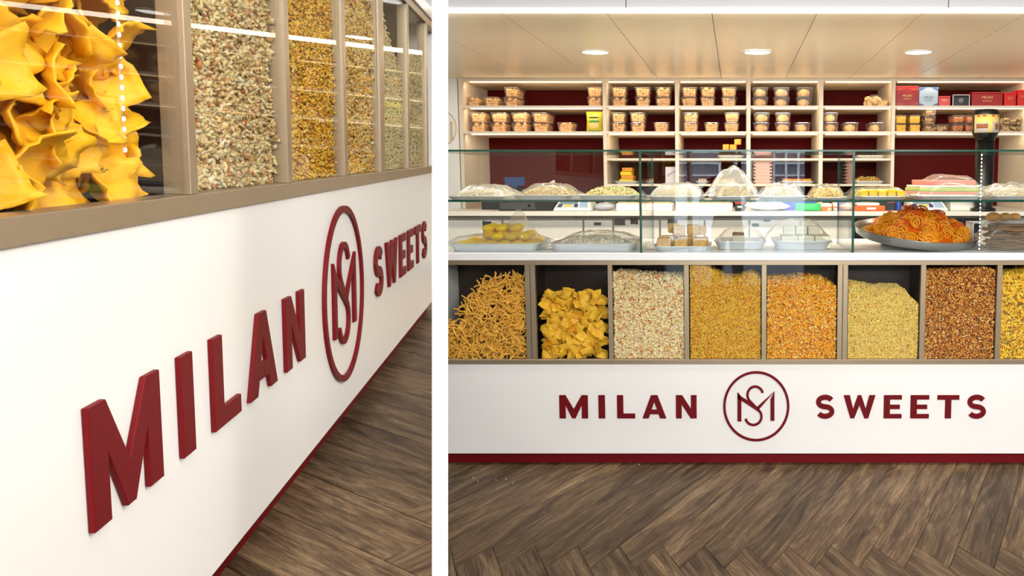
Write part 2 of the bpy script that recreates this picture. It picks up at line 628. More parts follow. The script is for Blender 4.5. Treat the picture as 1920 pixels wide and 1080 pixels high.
def letters(parent, M):
    zb, zt = P(1418, 680 + 185 * .5625, YF).z, P(1418, 680 + 107.5 * .5625, YF).z
    H = zt - zb
    for ch, xa, xb in WORD:
        X0, X1 = P(840 + xa * .5625, 762, YF).x, P(840 + xb * .5625, 762, YF).x
        wu = max(p[0] for pl in GLYPH[ch] for p in pl)
        b = MB()
        for pl in GLYPH[ch]:
            dz = -0.02 if ch == 'S' else 0
            b.prism([(X0 + p[0] / wu * (X1 - X0), zb + (p[1] + dz) * H) for p in pl], YF - LT_, YF - 0.0004)
        obj('letter', b, MAROON, parent, bevel=0.0008, seg=1)
    # ring
    c = P(1418, 761.6, YF)
    rx = (P(1480, 762, YF).x - P(1355.8, 762, YF).x) / 2
    rz = (P(1418, 695.8, YF).z - P(1418, 827.4, YF).z) / 2
    t = 0.0128
    n = 72
    b = MB()
    vs, fs = [], []
    for i in range(n):
        a = 2 * PI * i / n
        ca, sa = math.cos(a), math.sin(a)
        for rr, yy in ((0, YF - LT_), (-t, YF - LT_), (-t, YF - 0.0004), (0, YF - 0.0004)):
            vs.append((c.x + (rx + rr) * ca, yy, c.z + (rz + rr) * sa))
    for i in range(n):
        j = (i + 1) % n
        for k in range(4):
            fs.append((i * 4 + k, j * 4 + k, j * 4 + (k + 1) % 4, i * 4 + (k + 1) % 4))
    b.add(vs, fs)
    obj('emblem_ring', b, MAROON, parent)
    # monogram
    def q(cx_, cy_):
        v = P(840 + cx_ * .5625, 680 + cy_ * .5625, YF)
        return v.x, v.z
    b = MB()
    sw = 0.0125
    for pl in ([(965, 195), (978, 195), (978, 125), (965, 97)], [(1075, 193), (1088, 193), (1088, 95), (1075, 121)],
               [(965, 97), (978, 112), (1031, 146), (1031, 160), (966, 118)], [(1088, 95), (1031, 162), (1024, 152), (1031, 146), (1082, 100)]):
        pp = [q(*p) for p in pl]
        ar = sum(pp[i][0] * pp[(i + 1) % len(pp)][1] - pp[(i + 1) % len(pp)][0] * pp[i][1] for i in range(len(pp)))
        b.prism(pp if ar > 0 else pp[::-1], YF - LT_ + .0001, YF - 0.0004)
    ctl = []
    for a in np.linspace(15, 225, 14):
        ctl.append(q(1024 + 26 * math.cos(math.radians(a)), 107 - 28 * math.sin(math.radians(a))))
    for a in np.linspace(50, -165, 14):
        ctl.append(q(1018 + 27 * math.cos(math.radians(a)), 179 - 28 * math.sin(math.radians(a))))
    b.prism(ribbon(ctl, sw), YF - LT_ - .0003, YF - 0.0004)
    obj('monogram', b, MAROON, parent)


# ------------------------------------------------------------------ snack pieces
def rotmats(n):
    q = RNG.normal(size=(n, 4))
    q /= np.linalg.norm(q, axis=1)[:, None]
    w_, x, y, z = q.T
    return np.stack([np.stack([1 - 2 * (y * y + z * z), 2 * (x * y - z * w_), 2 * (x * z + y * w_)], 1),
                     np.stack([2 * (x * y + z * w_), 1 - 2 * (x * x + z * z), 2 * (y * z - x * w_)], 1),
                     np.stack([2 * (x * z - y * w_), 2 * (y * z + x * w_), 1 - 2 * (x * x + y * y)], 1)], 1)


def piece_shape(kind):
    if kind == 'curl':                       # bent strand, 4 sided
        vs, fs = [], []
        n = 5
        for i in range(n):
            a = -0.9 + 1.8 * i / (n - 1)
            r = 0.17 * (0.55 if i in (0, n - 1) else 1)
            c = np.array([math.sin(a) * 0.55, (math.cos(a) - 0.8) * 0.55, 0])
            for j in range(4):
                b = PI / 2 * j
                vs.append(c + np.array([math.sin(a), math.cos(a), 0]) * r * math.cos(b) + np.array([0, 0, 1]) * r * math.sin(b))
        for i in range(n - 1):
            for j in range(4):
                fs.append((i * 4 + j, i * 4 + (j + 1) % 4, i * 4 + 4 + (j + 1) % 4, i * 4 + 4 + j))
        fs += [(3, 2, 1, 0), (n * 4 - 4, n * 4 - 3, n * 4 - 2, n * 4 - 1)]
        return np.array(vs), fs
    if kind == 'grain':
        v = np.array([(.5, 0, 0), (-.5, 0, 0), (0, .36, 0), (0, -.36, 0), (0, 0, .3), (0, 0, -.3)])
    elif kind == 'flake':
        v = np.array([(.5, .1, 0), (-.5, -.05, 0), (.1, .42, .06), (-.1, -.42, .06), (0, 0, .13), (0, 0, -.05)])
    else:                                    # 'sev' thin straight noodle
        v = np.array([(.5, 0, .1), (-.5, 0, -.05), (0, .08, 0), (0, -.08, 0), (0, 0, .08), (0, 0, -.08)])
    f = [(0, 2, 4), (2, 1, 4), (1, 3, 4), (3, 0, 4), (2, 0, 5), (1, 2, 5), (3, 1, 5), (0, 3, 5)]
    return v, f


def scatter_mesh(name, batches, block=None, block_col=(120, 80, 40)):
    """batches: (shape, positions Nx3, sizes N, colours Nx3 linear)"""
    V, Fc, Cc, base = [], [], [], 0
    for shape, pos, size, cols in batches:
        v, f = piece_shape(shape)
        n = len(pos)
        if not n:
            continue
        jit = 1 + RNG.uniform(-0.22, 0.22, size=(n, len(v), 1))
        vv = np.einsum('nij,nkj->nki', rotmats(n), v[None] * jit) * size[:, None, None] + pos[:, None, :]
        V.append(vv.reshape(-1, 3))
        Cc.append(np.repeat(cols, len(v), axis=0))
        for fl in f:
            Fc.append((len(fl), np.arange(n)[:, None] * len(v) + base + np.array(fl)[None]))
        base += n * len(v)
    if block:
        bv, bf = block
        V.append(np.array(bv))
        Cc.append(np.repeat(np.array([lin(block_col)]), len(bv), axis=0))
        for fl in bf:
            Fc.append((len(fl), np.array([fl]) + base))
        base += len(bv)
    V = np.concatenate(V)
    Cc = np.concatenate(Cc)
    me = bpy.data.meshes.new(name)
    me.vertices.add(len(V))
    me.vertices.foreach_set('co', V.astype(np.float32).ravel())
    loops = np.concatenate([a.ravel() for k, a in Fc])
    tot = np.concatenate([np.full(len(a), k) for k, a in Fc])
    me.loops.add(len(loops))
    me.loops.foreach_set('vertex_index', loops.astype(np.int32))
    me.polygons.add(len(tot))
    me.polygons.foreach_set('loop_start', np.concatenate([[0], np.cumsum(tot)[:-1]]).astype(np.int32))
    me.polygons.foreach_set('loop_total', tot.astype(np.int32))
    me.update(calc_edges=True)
    at = me.attributes.new('col', 'FLOAT_COLOR', 'POINT')
    at.data.foreach_set('color', np.concatenate([Cc, np.ones((len(Cc), 1))], 1).astype(np.float32).ravel())
    me.materials.append(SNACK)
    return me


def pick(cols, n, var=0.12):
    c = np.array([lin(k[0]) for k in cols])
    p = np.array([k[1] for k in cols], float)
    i = RNG.choice(len(c), n, p=p / p.sum())
    return np.clip(c[i] * (1 + RNG.uniform(-var, var, (n, 1))), 0, 1), i


def bin_fill(name, x0, x1, z0, prof, cols, pieces, block_col, M, label, n, y0=YF + 0.012, depth=0.24, k_=1.0):
    """prof: list of (x fraction, top z) across the front"""
    xs_, zs_ = [p[0] for p in prof], [p[1] for p in prof]
    top = lambda fx: np.interp(fx, xs_, zs_)
    batches = []
    for shape, frac, size in pieces:
        k = int(n * frac)
        fx = RNG.uniform(0, 1, k * 2)
        zz = RNG.uniform(z0, max(zs_), k * 2)
        ok = zz < top(fx) + RNG.uniform(-.004, .006, k * 2)
        fx, zz = fx[ok], zz[ok]
        s = size * RNG.uniform(0.7, 1.35, len(fx))
        pos = np.stack([x0 + 0.004 + (x1 - x0 - 0.008) * fx, y0 + s * 0.45 + RNG.uniform(0, 0.012, len(fx)), np.maximum(zz, z0 + s * .3)], 1)
        # top surface going back, and the two side faces
        m = int(k * 0.45)
        fx2 = RNG.uniform(0, 1, m)
        d2 = RNG.uniform(0, depth, m)
        s2 = size * RNG.uniform(0.7, 1.4, m)
        pos2 = np.stack([x0 + 0.004 + (x1 - x0 - 0.008) * fx2, y0 + d2, top(fx2) + RNG.uniform(-.006, .008, m)], 1)
        m3 = int(k * 0.35)
        z3 = RNG.uniform(z0, max(zs_), m3)
        sd = RNG.integers(0, 2, m3)
        ok3 = z3 < top(sd.astype(float))
        z3, sd = z3[ok3], sd[ok3]
        pos3 = np.stack([np.where(sd == 1, x1 - 0.006, x0 + 0.006), y0 + RNG.uniform(0, depth * .6, len(z3)), z3], 1)
        s3 = size * RNG.uniform(0.7, 1.3, len(z3))
        pos, s = np.concatenate([pos, pos2, pos3]), np.concatenate([s, s2, s3])
        c, _ = pick(cols, len(pos))
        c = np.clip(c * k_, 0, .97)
        batches.append((shape, pos, s, c))
    bv, bf = [], []
    nx = 12
    for i in range(nx + 1):
        fx = i / nx
        X = x0 + 0.006 + (x1 - x0 - 0.012) * fx
        zt = float(top(fx)) - 0.006
        bv += [(X, y0 + 0.012, z0), (X, y0 + 0.012, zt), (X, y0 + depth, zt), (X, y0 + depth, z0)]
    for i in range(nx):
        a, b = i * 4, i * 4 + 4
        for j in range(3):
            bf.append((a + j, b + j, b + j + 1, a + j + 1))
    bf += [(0, 1, 2, 3), (nx * 4 + 3, nx * 4 + 2, nx * 4 + 1, nx * 4)]
    me = scatter_mesh(name, batches, (bv, bf), block_col)
    o = link(name, me, M=M)
    return tag(o, label, 'snack mix', kind='stuff')


def chip_mesh(i, g=8, size=0.062):
    rs = random.Random(100 + i)
    ang, bend, b2 = rs.uniform(0, PI), rs.uniform(0.6, 1.7) * rs.choice((1, 1, -1)), rs.uniform(-0.9, 0.9)
    so = Vector((rs.uniform(0, 50), rs.uniform(0, 50), 0))
    ca, sa = math.cos(ang), math.sin(ang)
    def pt(u, v):
        ex = 1 + 0.22 * noise.noise(so + Vector((u * 1.4, v * 1.4, 5)))
        x, y = u * size / 2 * ex, v * size / 2 * ex
        p, q_ = x * ca + y * sa, -x * sa + y * ca
        r = size / abs(bend) * 0.8
        th = p / r
        z = r * (1 - math.cos(th)) * (1 if bend > 0 else -1)
        p2 = r * math.sin(th)
        z += b2 * 12 * q_ * q_ + b2 * 8 * p * q_
        z += 0.0075 * noise.noise(so + Vector((u * 2.1, v * 2.1, 0))) + 0.003 * noise.noise(so + Vector((u * 6, v * 6, 9)))
        return Vector((p2 * ca - q_ * sa, p2 * sa + q_ * ca, z))
    m = MB()
    n = g + 1
    T = [pt(-1 + 2 * a / g, -1 + 2 * b / g) for a in range(n) for b in range(n)]
    vs = [t + Vector((0, 0, 0.0014)) for t in T] + [t - Vector((0, 0, 0.0014)) for t in T]
    fs = []
    for a in range(g):
        for b in range(g):
            i0 = a * n + b
            fs.append((i0, i0 + n, i0 + n + 1, i0 + 1))
            fs.append((i0 + n * n, i0 + 1 + n * n, i0 + n + 1 + n * n, i0 + n + n * n))
    rim = [b for b in range(n)] + [a * n + g for a in range(1, n)] + [g * n + b for b in range(g - 1, -1, -1)] + [a * n for a in range(g - 1, 0, -1)]
    for k in range(len(rim)):
        a, b = rim[k], rim[(k + 1) % len(rim)]
        fs.append((a, b, b + n * n, a + n * n))
    m.add(vs, fs, 0, True)
    return m


CHIPM = mat('fried_pastry_yellow', (255, 188, 52), 0.5, spec=0.35, noise_amt=0.22, nscale=45, bump=0.5)
CHIPB = mat('fried_pastry_browned', (240, 166, 40), 0.5, spec=0.35, noise_amt=0.3, nscale=45, bump=0.5)
CHIPL = mat('fried_pastry_dimmed', (242, 174, 28), 0.5, spec=0.3, noise_amt=0.22, nscale=45, bump=0.5)  # same chips, colour darkened to offset the brighter light in the near bay
CHIPS = [chip_mesh(i).mesh('fried_chip', CHIPB if i == 5 else CHIPM) for i in range(12)]


CHIPS_L = []
for c_ in CHIPS:
    d_ = c_.copy()
    d_.materials[0] = CHIPL
    CHIPS_L.append(d_)


def chips_bin(x0, x1, z0, prof, M, label, group, layers, step, seed, pool=CHIPS):
    rs = random.Random(seed)
    xs_, zs_ = [p[0] for p in prof], [p[1] for p in prof]
    for yl, keep in layers:
        z = z0 + 0.018
        row = 0
        while z < max(zs_):
            x = x0 + 0.026 + (step * 0.5 if row % 2 else 0)
            while x < x1 - 0.02:
                fx = (x - x0) / (x1 - x0)
                zt = float(np.interp(fx, xs_, zs_))
                if z < zt - 0.015 and rs.random() < keep:
                    me_ = pool[rs.randrange(12)]
                    e = Euler((PI / 2 + rs.uniform(-0.9, 0.9), rs.uniform(-0.8, 0.8), rs.uniform(-0.7, 0.7)))
                    rz = Matrix.Rotation(rs.uniform(0, 2 * PI), 4, 'Z')
                    sc = rs.uniform(0.72, 1.0)
                    L_ = Matrix.Translation((x + rs.uniform(-.008, .008), yl + rs.uniform(-.006, .008), z + rs.uniform(-.008, .008)))
                    o = link('fried_chip', me_, M=M @ L_ @ e.to_matrix().to_4x4() @ rz @ Matrix.Scale(sc, 4))
                    tag(o, label, 'fried chip', group)
                x += step
            z += step * 0.8
            row += 1


# ------------------------------------------------------------------ the counter (built once per bay)
BX = [(806, 986), (1005, 1140.8), (1149, 1283), (1292, 1428), (1437, 1570), (1589, 1725), (1734.5, 1867.5), (1877, 2010)]
Z_PT, Z_PB, Z_RL, Z_RH, Z_SB, Z_DK = 0.528, 0.062, 0.553, 1.035, 1.059, 1.096
BXW = [(P(a, 590, YF).x, P(b, 590, YF).x) for a, b in BX]


def counter(M, xa, xb, bins, deck, label, left=False):
    t = empty('sweet_counter', M=M @ Matrix.Translation((0, YF, 0)), label=label, cat='counter')
    off = Matrix.Translation((0, -YF, 0))

    def part(name, mb, m, parent=None, bevel=0, seg=2):
        o = obj(name, mb, m, parent or t, bevel=bevel, seg=seg)
        if not parent:
            o.matrix_local = off
        return o
    fp = part('front_panel', MB().box(xa, xb, YF, YF + 0.02, Z_PB, Z_PT), WHITE)
    letters(fp, M)
    part('kick_board', MB().box(xa, xb, YF + 0.036, YF + 0.055, 0.0012, Z_PB - 0.0005), MAROON)
    part('carcass', MB().box(xa + .01, xb - .01, YF + 0.065, YF + 0.6, 0.001, Z_PT - 0.004), DARK)
    part('bottom_rail', MB().box(xa, xb, YF - 0.004, YF + 0.026, Z_PT + 0.0005, Z_RL), BRONZE, bevel=0.001, seg=1)
    part('top_rail', MB().box(xa, xb, YF - 0.004, YF + 0.026, Z_RH, Z_SB - 0.0005), BRONZE, bevel=0.001, seg=1)
    prev = xa
    for i in bins:
        a, b = BXW[i]
        if a > prev + 0.03:                      # two posts side by side with a joint
            mid = (prev + a) / 2
            for u, v in ((prev, mid - 0.0012), (mid + 0.0012, a)):
                part('mullion', MB().box(u, v, YF - 0.0035, YF + 0.026, Z_RL, Z_RH), BRONZE, bevel=0.001, seg=1)
        elif a > prev + 0.002:
            part('mullion', MB().box(prev, a, YF - 0.0035, YF + 0.026, Z_RL, Z_RH), BRONZE, bevel=0.001, seg=1)
        if prev > xa + .001:
            part('bin_divider', MB().box((prev + a) / 2 - 0.004, (prev + a) / 2 + 0.004, YF + 0.027, YF + 0.32, Z_RL - 0.01, Z_SB - 0.002), BINM)
        part('bin_pane', MB().box(a, b, YF + 0.003, YF + 0.007, Z_RL, Z_RH), BGLASS)
        prev = b
    if xb > prev + .002:
        part('mullion', MB().box(prev, min(xb, prev + 0.03), YF - 0.0035, YF + 0.026, Z_RL, Z_RH), BRONZE)
    part('bin_back', MB().box(xa, xb, YF + 0.322, YF + 0.335, Z_PT, Z_SB - 0.001), BINM)
    part('bin_floor', MB().box(xa, xb, YF + 0.027, YF + 0.32, Z_PT - 0.002, Z_RL - 0.012), BINM)
    part('end_panel', MB().box(xb, xb + 0.02, YF, YF + deck, Z_PB, Z_SB), WHITE)
    part('end_panel', MB().box(xa - 0.02, xa, YF, YF + deck, Z_PB, Z_SB), WHITE)
    part('countertop', MB().box(xa - 0.02, xb + 0.02, YF - 0.012, YF + deck, Z_SB, Z_DK), SLABM, bevel=0.0015)
    return t, part


XL = P(822, 590, YF).x
BXW[0] = (XL, BXW[0][1])
ctr, cpart = counter(MI, XL, 2.0, range(8), 1.0, 'white counter seen head-on with glass case, snack bins and maroon lettering')
ctl_, lpart = counter(ML, BXW[1][0] - 0.05, 1.56, range(1, 7), 0.5, 'white counter seen obliquely at close range with raised maroon lettering', True)

PALE = {
    'chivda': [((244, 226, 178), 4), ((230, 202, 146), 3.4), ((250, 240, 214), 1.8), ((204, 150, 92), 1.5), ((170, 106, 58), .6), ((222, 130, 70), .5)],
    'golden': [((246, 186, 52), 5), ((250, 206, 92), 3), ((222, 146, 40), 2), ((160, 96, 30), .7), ((252, 226, 160), .5)],
    'orange': [((248, 172, 42), 5), ((250, 194, 82), 3), ((230, 136, 38), 2), ((250, 226, 176), .9), ((136, 58, 28), .6)],
    'pale': [((250, 208, 112), 5), ((252, 224, 150), 3), ((232, 182, 84), 2), ((130, 80, 44), .4)],
    'oat': [((234, 210, 156), 5), ((222, 190, 130), 3.5), ((242, 226, 188), 1.5), ((208, 160, 104), 1.3), ((208, 126, 66), .45), ((150, 92, 52), .3)],
    'tan': [((244, 208, 130), 5), ((250, 190, 70), 3), ((252, 230, 176), 2), ((214, 140, 60), 1.4), ((130, 64, 34), .3)],
    'ivory': [((246, 226, 168), 5), ((250, 236, 196), 3), ((226, 196, 130), 2), ((140, 92, 50), .25)],
    'brown': [((214, 142, 56), 4), ((172, 98, 40), 3), ((240, 190, 106), 2.2), ((116, 52, 24), 1.6), ((248, 220, 166), .5)],
    'yellow': [((246, 192, 52), 5), ((250, 208, 88), 3), ((222, 156, 38), 2), ((136, 80, 30), .3)],
}


def zz(py):
    return P(1400, py, YF).z


def fills(M, left):
    tops = {
        2: [(0, 1.03), (1, 1.03)] if left else [(0, zz(516)), (.3, zz(520)), (.6, zz(524)), (1, zz(524))],
        3: [(0, 1.03), (1, 1.03)] if left else [(0, zz(499)), (.2, zz(500)), (.35, zz(513)), (.5, zz(526)), (.65, zz(527)), (.8, zz(521)), (.88, zz(517)), (1, zz(524))],
        4: [(0, .975), (.5, .985), (.75, .97), (1, .94)] if left else [(0, zz(530)), (.3, zz(529)), (.5, zz(525)), (.8, zz(528)), (.93, zz(536)), (1, zz(542))],
        5: [(0, .985), (.15, .97), (.5, .90), (1, .82)] if left else [(0, zz(536)), (.2, zz(540)), (.45, zz(546)), (.6, zz(544)), (.8, zz(545)), (.88, zz(560)), (1, zz(572))],
        6: [(0, .90), (1, .92)] if left else [(0, zz(512)), (.3, zz(512)), (.6, zz(509)), (.85, zz(505)), (1, zz(510))],
        7: [(0, zz(520)), (.3, zz(518)), (.5, zz(511)), (1, zz(511))],
    }
    side = 'oblique near counter' if left else 'head-on counter'
    spec = {
        2: ('puffed_rice_mix', 'chivda', [('curl', .75, .020), ('grain', .25, .010), ('flake', .2, .015)], (170, 130, 84), 'cream puffed rice and nut mix in the %s, beside the fried chips', 5200),
        3: ('golden_flake_mix', 'golden', [('flake', .6, .0115), ('grain', .6, .008)], (190, 130, 40), 'fine golden flake mix filling a bin of the %s, right of the cream mix', 7200),
        4: ('orange_cornflake_mix', 'orange', [('flake', .6, .0165), ('grain', .4, .010), ('curl', .03, .022)], (180, 104, 34), 'coarse orange cornflake mix in the %s, left of its double post', 5200),
        5: ('pale_rice_mix', 'pale', [('grain', .9, .0085), ('flake', .25, .010)], (196, 156, 76), 'pale yellow crushed rice mix sloping down in the %s', 7600),
        6: ('brown_nut_mix', 'brown', [('flake', .5, .014), ('grain', .5, .011)], (96, 50, 24), 'reddish brown nut and lentil mix in a bin of the %s', 6200),
        7: ('yellow_sev', 'yellow', [('sev', .5, .036), ('curl', .5, .022)], (130, 88, 30), 'thin yellow sev noodles in the last bin of the %s', 4200),
    }
    if left:
        spec[2] = spec[2][:1] + ('oat',) + spec[2][2:]
        spec[4] = ('hazed_cornflake_mix', 'tan', [('flake', .6, .0165), ('grain', .4, .010), ('curl', .03, .022)], (190, 130, 60), 'cornflake mix paled for glass haze in the %s, left of its double post', 5200)  # reflection haze of the glass put into the colours of these far bins
        spec[5] = ('hazed_rice_mix', 'ivory') + spec[5][2:3] + ((200, 170, 110), 'crushed rice mix paled for glass haze, sloping down in the %s', 7600)
        spec[6] = ('hazed_far_mix', 'ivory', [('grain', .9, .0085), ('flake', .25, .010)], (140, 108, 50), 'rice mix paled for glass haze, farthest bin of the %s', 4000)
    for i in spec:
        if left and i == 7:
            continue
        nm, pal, pc, bc, lb, n = spec[i]
        a, b = BXW[i]
        bin_fill(nm, a + 0.002, b - 0.002, Z_RL, tops[i], PALE[pal], pc, bc, M, lb % side, n, k_=.76 if left else 1.14)  # bay brightness put into piece colours: near bay dimmed, head-on bay lifted


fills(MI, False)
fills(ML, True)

# chips
a, b = BXW[1]
chips_bin(a + 0.01, b - 0.004, Z_RL, [(0, zz(540)), (.2, zz(545)), (.3, zz(552)), (.6, zz(543)), (.8, zz(546)), (1, zz(546))], MI,
          'crinkled yellow fried pastry chip in the second bin of the head-on counter', 'fried chips in the head-on counter', [(YF + 0.042, .93), (YF + 0.08, .85)], 0.042, 3)
chips_bin(a + 0.0, b - 0.03, Z_RL, [(0, .82), (1, .84)], ML,
          'large crinkled yellow fried pastry chip in the oblique near counter', 'fried chips in the oblique counter', [(YF + 0.040, .97), (YF + 0.068, .97), (YF + .10, .9)], 0.040, 4, CHIPS_L)

# gathiya sticks, first bin of the head-on counter
GATM = mat('fried_dough_stick', (238, 178, 72), 0.5, spec=0.35, noise_amt=0.2, nscale=60)
gat = []
for i in range(12):
    rs = random.Random(i)
    m = MB()
    p, d = Vector((0, 0, 0)), rs.uniform(0, 6.28)
    pts = []
    cur = rs.uniform(-0.5, 0.5)
    for k in range(9):
        pts.append(p.copy())
        d += cur + rs.uniform(-0.35, 0.35)
        p += Vector((math.cos(d), math.sin(d), rs.uniform(-.4, .4))) * 0.0125
    ctr_ = sum(pts, Vector()) / len(pts)
    m.tube([q - ctr_ for q in pts], 0.0041, 6)
    gat.append(m.mesh('gathiya_stick', GATM))
a, b = BXW[0]
pf = lambda px: np.interp(px, [820, 845, 862, 885, 905, 935, 960, 986], [zz(618), zz(606), zz(582), zz(548), zz(528), zz(522), zz(520), zz(513)])
cnt = 0
sp_, ss_ = [], []
rs = random.Random(12)
while cnt < 640:
    px = rs.uniform(822, 984)
    X = P(px, 590, YF).x
    z = rs.uniform(Z_RL + .008, 1.03)
    if z > pf(px) - .006:
        continue
    y = YF + 0.022 + rs.uniform(0, 0.012) + (0.025 if cnt >= 300 else 0)
    me_ = gat[rs.randrange(12)]
    e = Euler((PI / 2 + rs.uniform(-.55, .55), rs.uniform(-.4, .4), rs.uniform(0, 6.28)))
    Mx = Matrix.Translation((X, y, z)) @ Matrix.Rotation(PI / 2 + rs.uniform(-.5, .5), 4, 'X') @ Matrix.Rotation(rs.uniform(0, 6.28), 4, 'Z')
    if cnt < 300:
        tag(link('gathiya_stick', me_, M=Mx), 'knobbly golden fried dough stick in the leftmost bin of the head-on counter', 'dough stick', 'fried dough sticks in the bin')
    else:
        sp_.append((me_, Mx))
    cnt += 1
bm = bmesh.new()
for me_, Mx in sp_:
    k = len(bm.verts)
    bm.from_mesh(me_)
    bm.verts.ensure_lookup_table()
    bmesh.ops.transform(bm, matrix=Mx, verts=bm.verts[k:])
me = bpy.data.meshes.new('gathiya_heap')
bm.to_mesh(me)
bm.free()
me.materials.append(GATM)
tag(link('gathiya_heap', me), 'heap of golden fried dough sticks behind the front ones, leftmost bin', 'snack heap', kind='stuff')

# reflections of led strips in the glass, built as rows of glowing dots
def led_reflection(M, p0, p1, n, label, r):
    t = empty('led_reflection', M=M @ Matrix.Translation(p0), label=label, cat='led reflection')
    d = Vector(p1) - Vector(p0)
    m = MB()
    m.box(-0.0015, 0.0015, 0.0012, 0.002, min(0, d.z), max(0, d.z))
    obj('ribbon', m, PET, t)
    for i in range(n):
        q = d * ((i + .5) / n)
        obj('led', MB().ball((q.x, 0, q.z), r, (1, .5, 1.2), 8, 4), DOTM, t)  # each dot glows in place of a reflected led
    return t


# ------------------------------------------------------------------ glass display case on the head-on counter
def pane(x0, x1, y0, y1, z0, z1, axis):
    """glass box: the two big faces clear, the narrow edges green"""
    m = MB().box(x0, x1, y0, y1, z0, z1)
    idx = {'z': (0, 1), 'y': (2, 4), 'x': (3, 5)}[axis]
    m.m = [0 if i in idx else 1 for i in range(6)]
    return m


XD1, XD2, XR = P(1201, 380, YF).x, P(1600, 380, YF).x, 2.0
ZT, ZS = 1.599, 1.350
CD = 0.62
for a, b in ((XL, XD1 - .007), (XD1 + .007, XD2 - .007), (XD2 + .007, XR)):
    cpart('case_front_pane', pane(a, b, YF, YF + 0.006, Z_DK + .0005, ZT - .001, 'y'), [GLASS, GEDGE])
    cpart('case_shelf_pane', pane(a, b, YF + 0.008, YF + CD, ZS, ZS + 0.010, 'z'), [GLASS, GEDGE])
for x in (XD1, XD2):
    cpart('case_divider_pane', pane(x - .0055, x + .0055, YF + 0.0005, YF + CD, Z_DK + .0005, ZT - .001, 'x'), [GLASS, GEDGE])
cpart('case_top_pane', pane(XL, XR, YF - .002, YF + CD, ZT, ZT + 0.009, 'z'), [GLASS, GEDGE])
led_reflection(MI, P(1836, 470, YF + .03), P(1841, 287, YF + .03), 26, 'vertical row of glowing dots standing in for a led reflection, glass case', 0.0034)
led_reflection(ML, LR.inverted() @ Vector((0, 0, 0)) + Vector((-0.752, YF + .016, .60)), Vector((-0.752, YF + .016, 1.03)), 40, 'row of glowing dots standing in for a led reflection, large chips', 0.0022)


# ------------------------------------------------------------------ trays and sweets
def rrect(w_, d_, r, n=5):
    pts = []
    for cx_, cy_, a0 in ((w_ / 2 - r, d_ / 2 - r, 0), (-w_ / 2 + r, d_ / 2 - r, 90), (-w_ / 2 + r, -d_ / 2 + r, 180), (w_ / 2 - r, -d_ / 2 + r, 270)):
        for i in range(n + 1):
            a = math.radians(a0 + 90 * i / n)
            pts.append((cx_ + r * math.cos(a), cy_ + r * math.sin(a)))
    return pts


def tray_mb(w_, d_, h, r=0.05):
    b = MB()
    loops = [(w_ - .05, d_ - .05, r, 0.0), (w_ - .012, d_ - .012, r, h - .003), (w_, d_, r, h - .003), (w_, d_, r, h), (w_ - .018, d_ - .018, r, h), (w_ - .056, d_ - .056, r, .003)]
    vs, n = [], 0
    for a, c, rr, z in loops:
        p = rrect(a, c, max(rr - (w_ - a) / 2 * .5, .01))
        n = len(p)
        vs += [(x, y, z) for x, y in p]
    fs = [tuple(range(n - 1, -1, -1)), tuple(range(5 * n, 6 * n))]
    for k in range(5):
        for i in range(n):
            j = (i + 1) % n
            fs.append((k * n + i, k * n + j, k * n + n + j, k * n + n + i))
    return b.add(vs, fs, 0, False)


def tray(x0, x1, yt, z, Y, d_, label, m=None, rz=0):
    """front edge spans pixels x0..x1 at depth Y, rim at pixel yt, standing on height z"""
    a, b = P(x0, yt, Y).x, P(x1, yt, Y).x
    h = P((x0 + x1) / 2, yt, Y).z - z
    o = obj('sweet_tray', tray_mb(b - a, d_, h), m or ALU, loc=((a + b) / 2, Y + d_ / 2, z))
    o.rotation_euler.z = rz
    tag(o, label, 'tray', 'metal trays in the glass case')
    return (a + b) / 2, Y + d_ / 2, z + .004, b - a, h


def dome(cx_, cy_, z0, w_, d_, hf, n=14):
    vs, fs = [], []
    for i in range(n + 1):
        for j in range(n + 1):
            u, v = -1 + 2 * i / n, -1 + 2 * j / n
            vs.append((cx_ + u * w_ / 2, cy_ + v * d_ / 2, z0 + hf(u, v)))
    for i in range(n):
        for j in range(n):
            a = i * (n + 1) + j
            fs.append((a, a + n + 1, a + n + 2, a + 1))
    return vs, fs


def mound(name, cx_, cy_, z0, w_, d_, h, cols, pieces, n, block_col, label, flat=4.0):
    hf = lambda u, v: h * max(0.0, 1 - abs(u) ** flat) * max(0.0, 1 - abs(v) ** flat) * (0.88 + 0.16 * noise.noise(Vector((u * 3 + cx_ * 9, v * 3, 1))))
    batches = []
    for shape, fr, size in pieces:
        k = int(n * fr)
        u, v = RNG.uniform(-.97, .97, k), RNG.uniform(-.97, .97, k)
        z = np.array([hf(a, b) for a, b in zip(u, v)])
        z = np.where(RNG.uniform(size=k) < .35, z * RNG.uniform(0, 1, k), z)
        pos = np.stack([cx_ + u * w_ / 2, cy_ + v * d_ / 2, z0 + z + RNG.uniform(-.002, .004, k)], 1)
        s = size * RNG.uniform(.7, 1.3, k)
        batches.append((shape, pos, s, pick(cols, k)[0]))
    me = scatter_mesh(name, batches, dome(cx_, cy_, z0, w_, d_, lambda u, v: max(hf(u, v) - .003, 0)), block_col)
    return tag(link(name, me), label, 'sweet pile', kind='stuff')


def film(cx_, cy_, z0, w_, d_, hf, label, m=None, seed=0, crump=0.012, n=30):
    so = Vector((seed * 7.3, seed * 3.1, 0))
    def h(u, v):
        e = noise.noise(so + Vector((u * 2.2, v * 2.2, 0))) + .6 * abs(noise.noise(so + Vector((u * 5, v * 5 + u * 3, 4)))) + .3 * noise.noise(so + Vector((u * 12, v * 9, 8)))
        return max(0.0, hf(u, v) + crump * e)
    vs, fs = dome(cx_, cy_, z0, w_, d_, h, n)
    b = MB().add(vs, fs, 0, True)
    return tag(obj('plastic_film', b, m or FILM), label, 'plastic film')


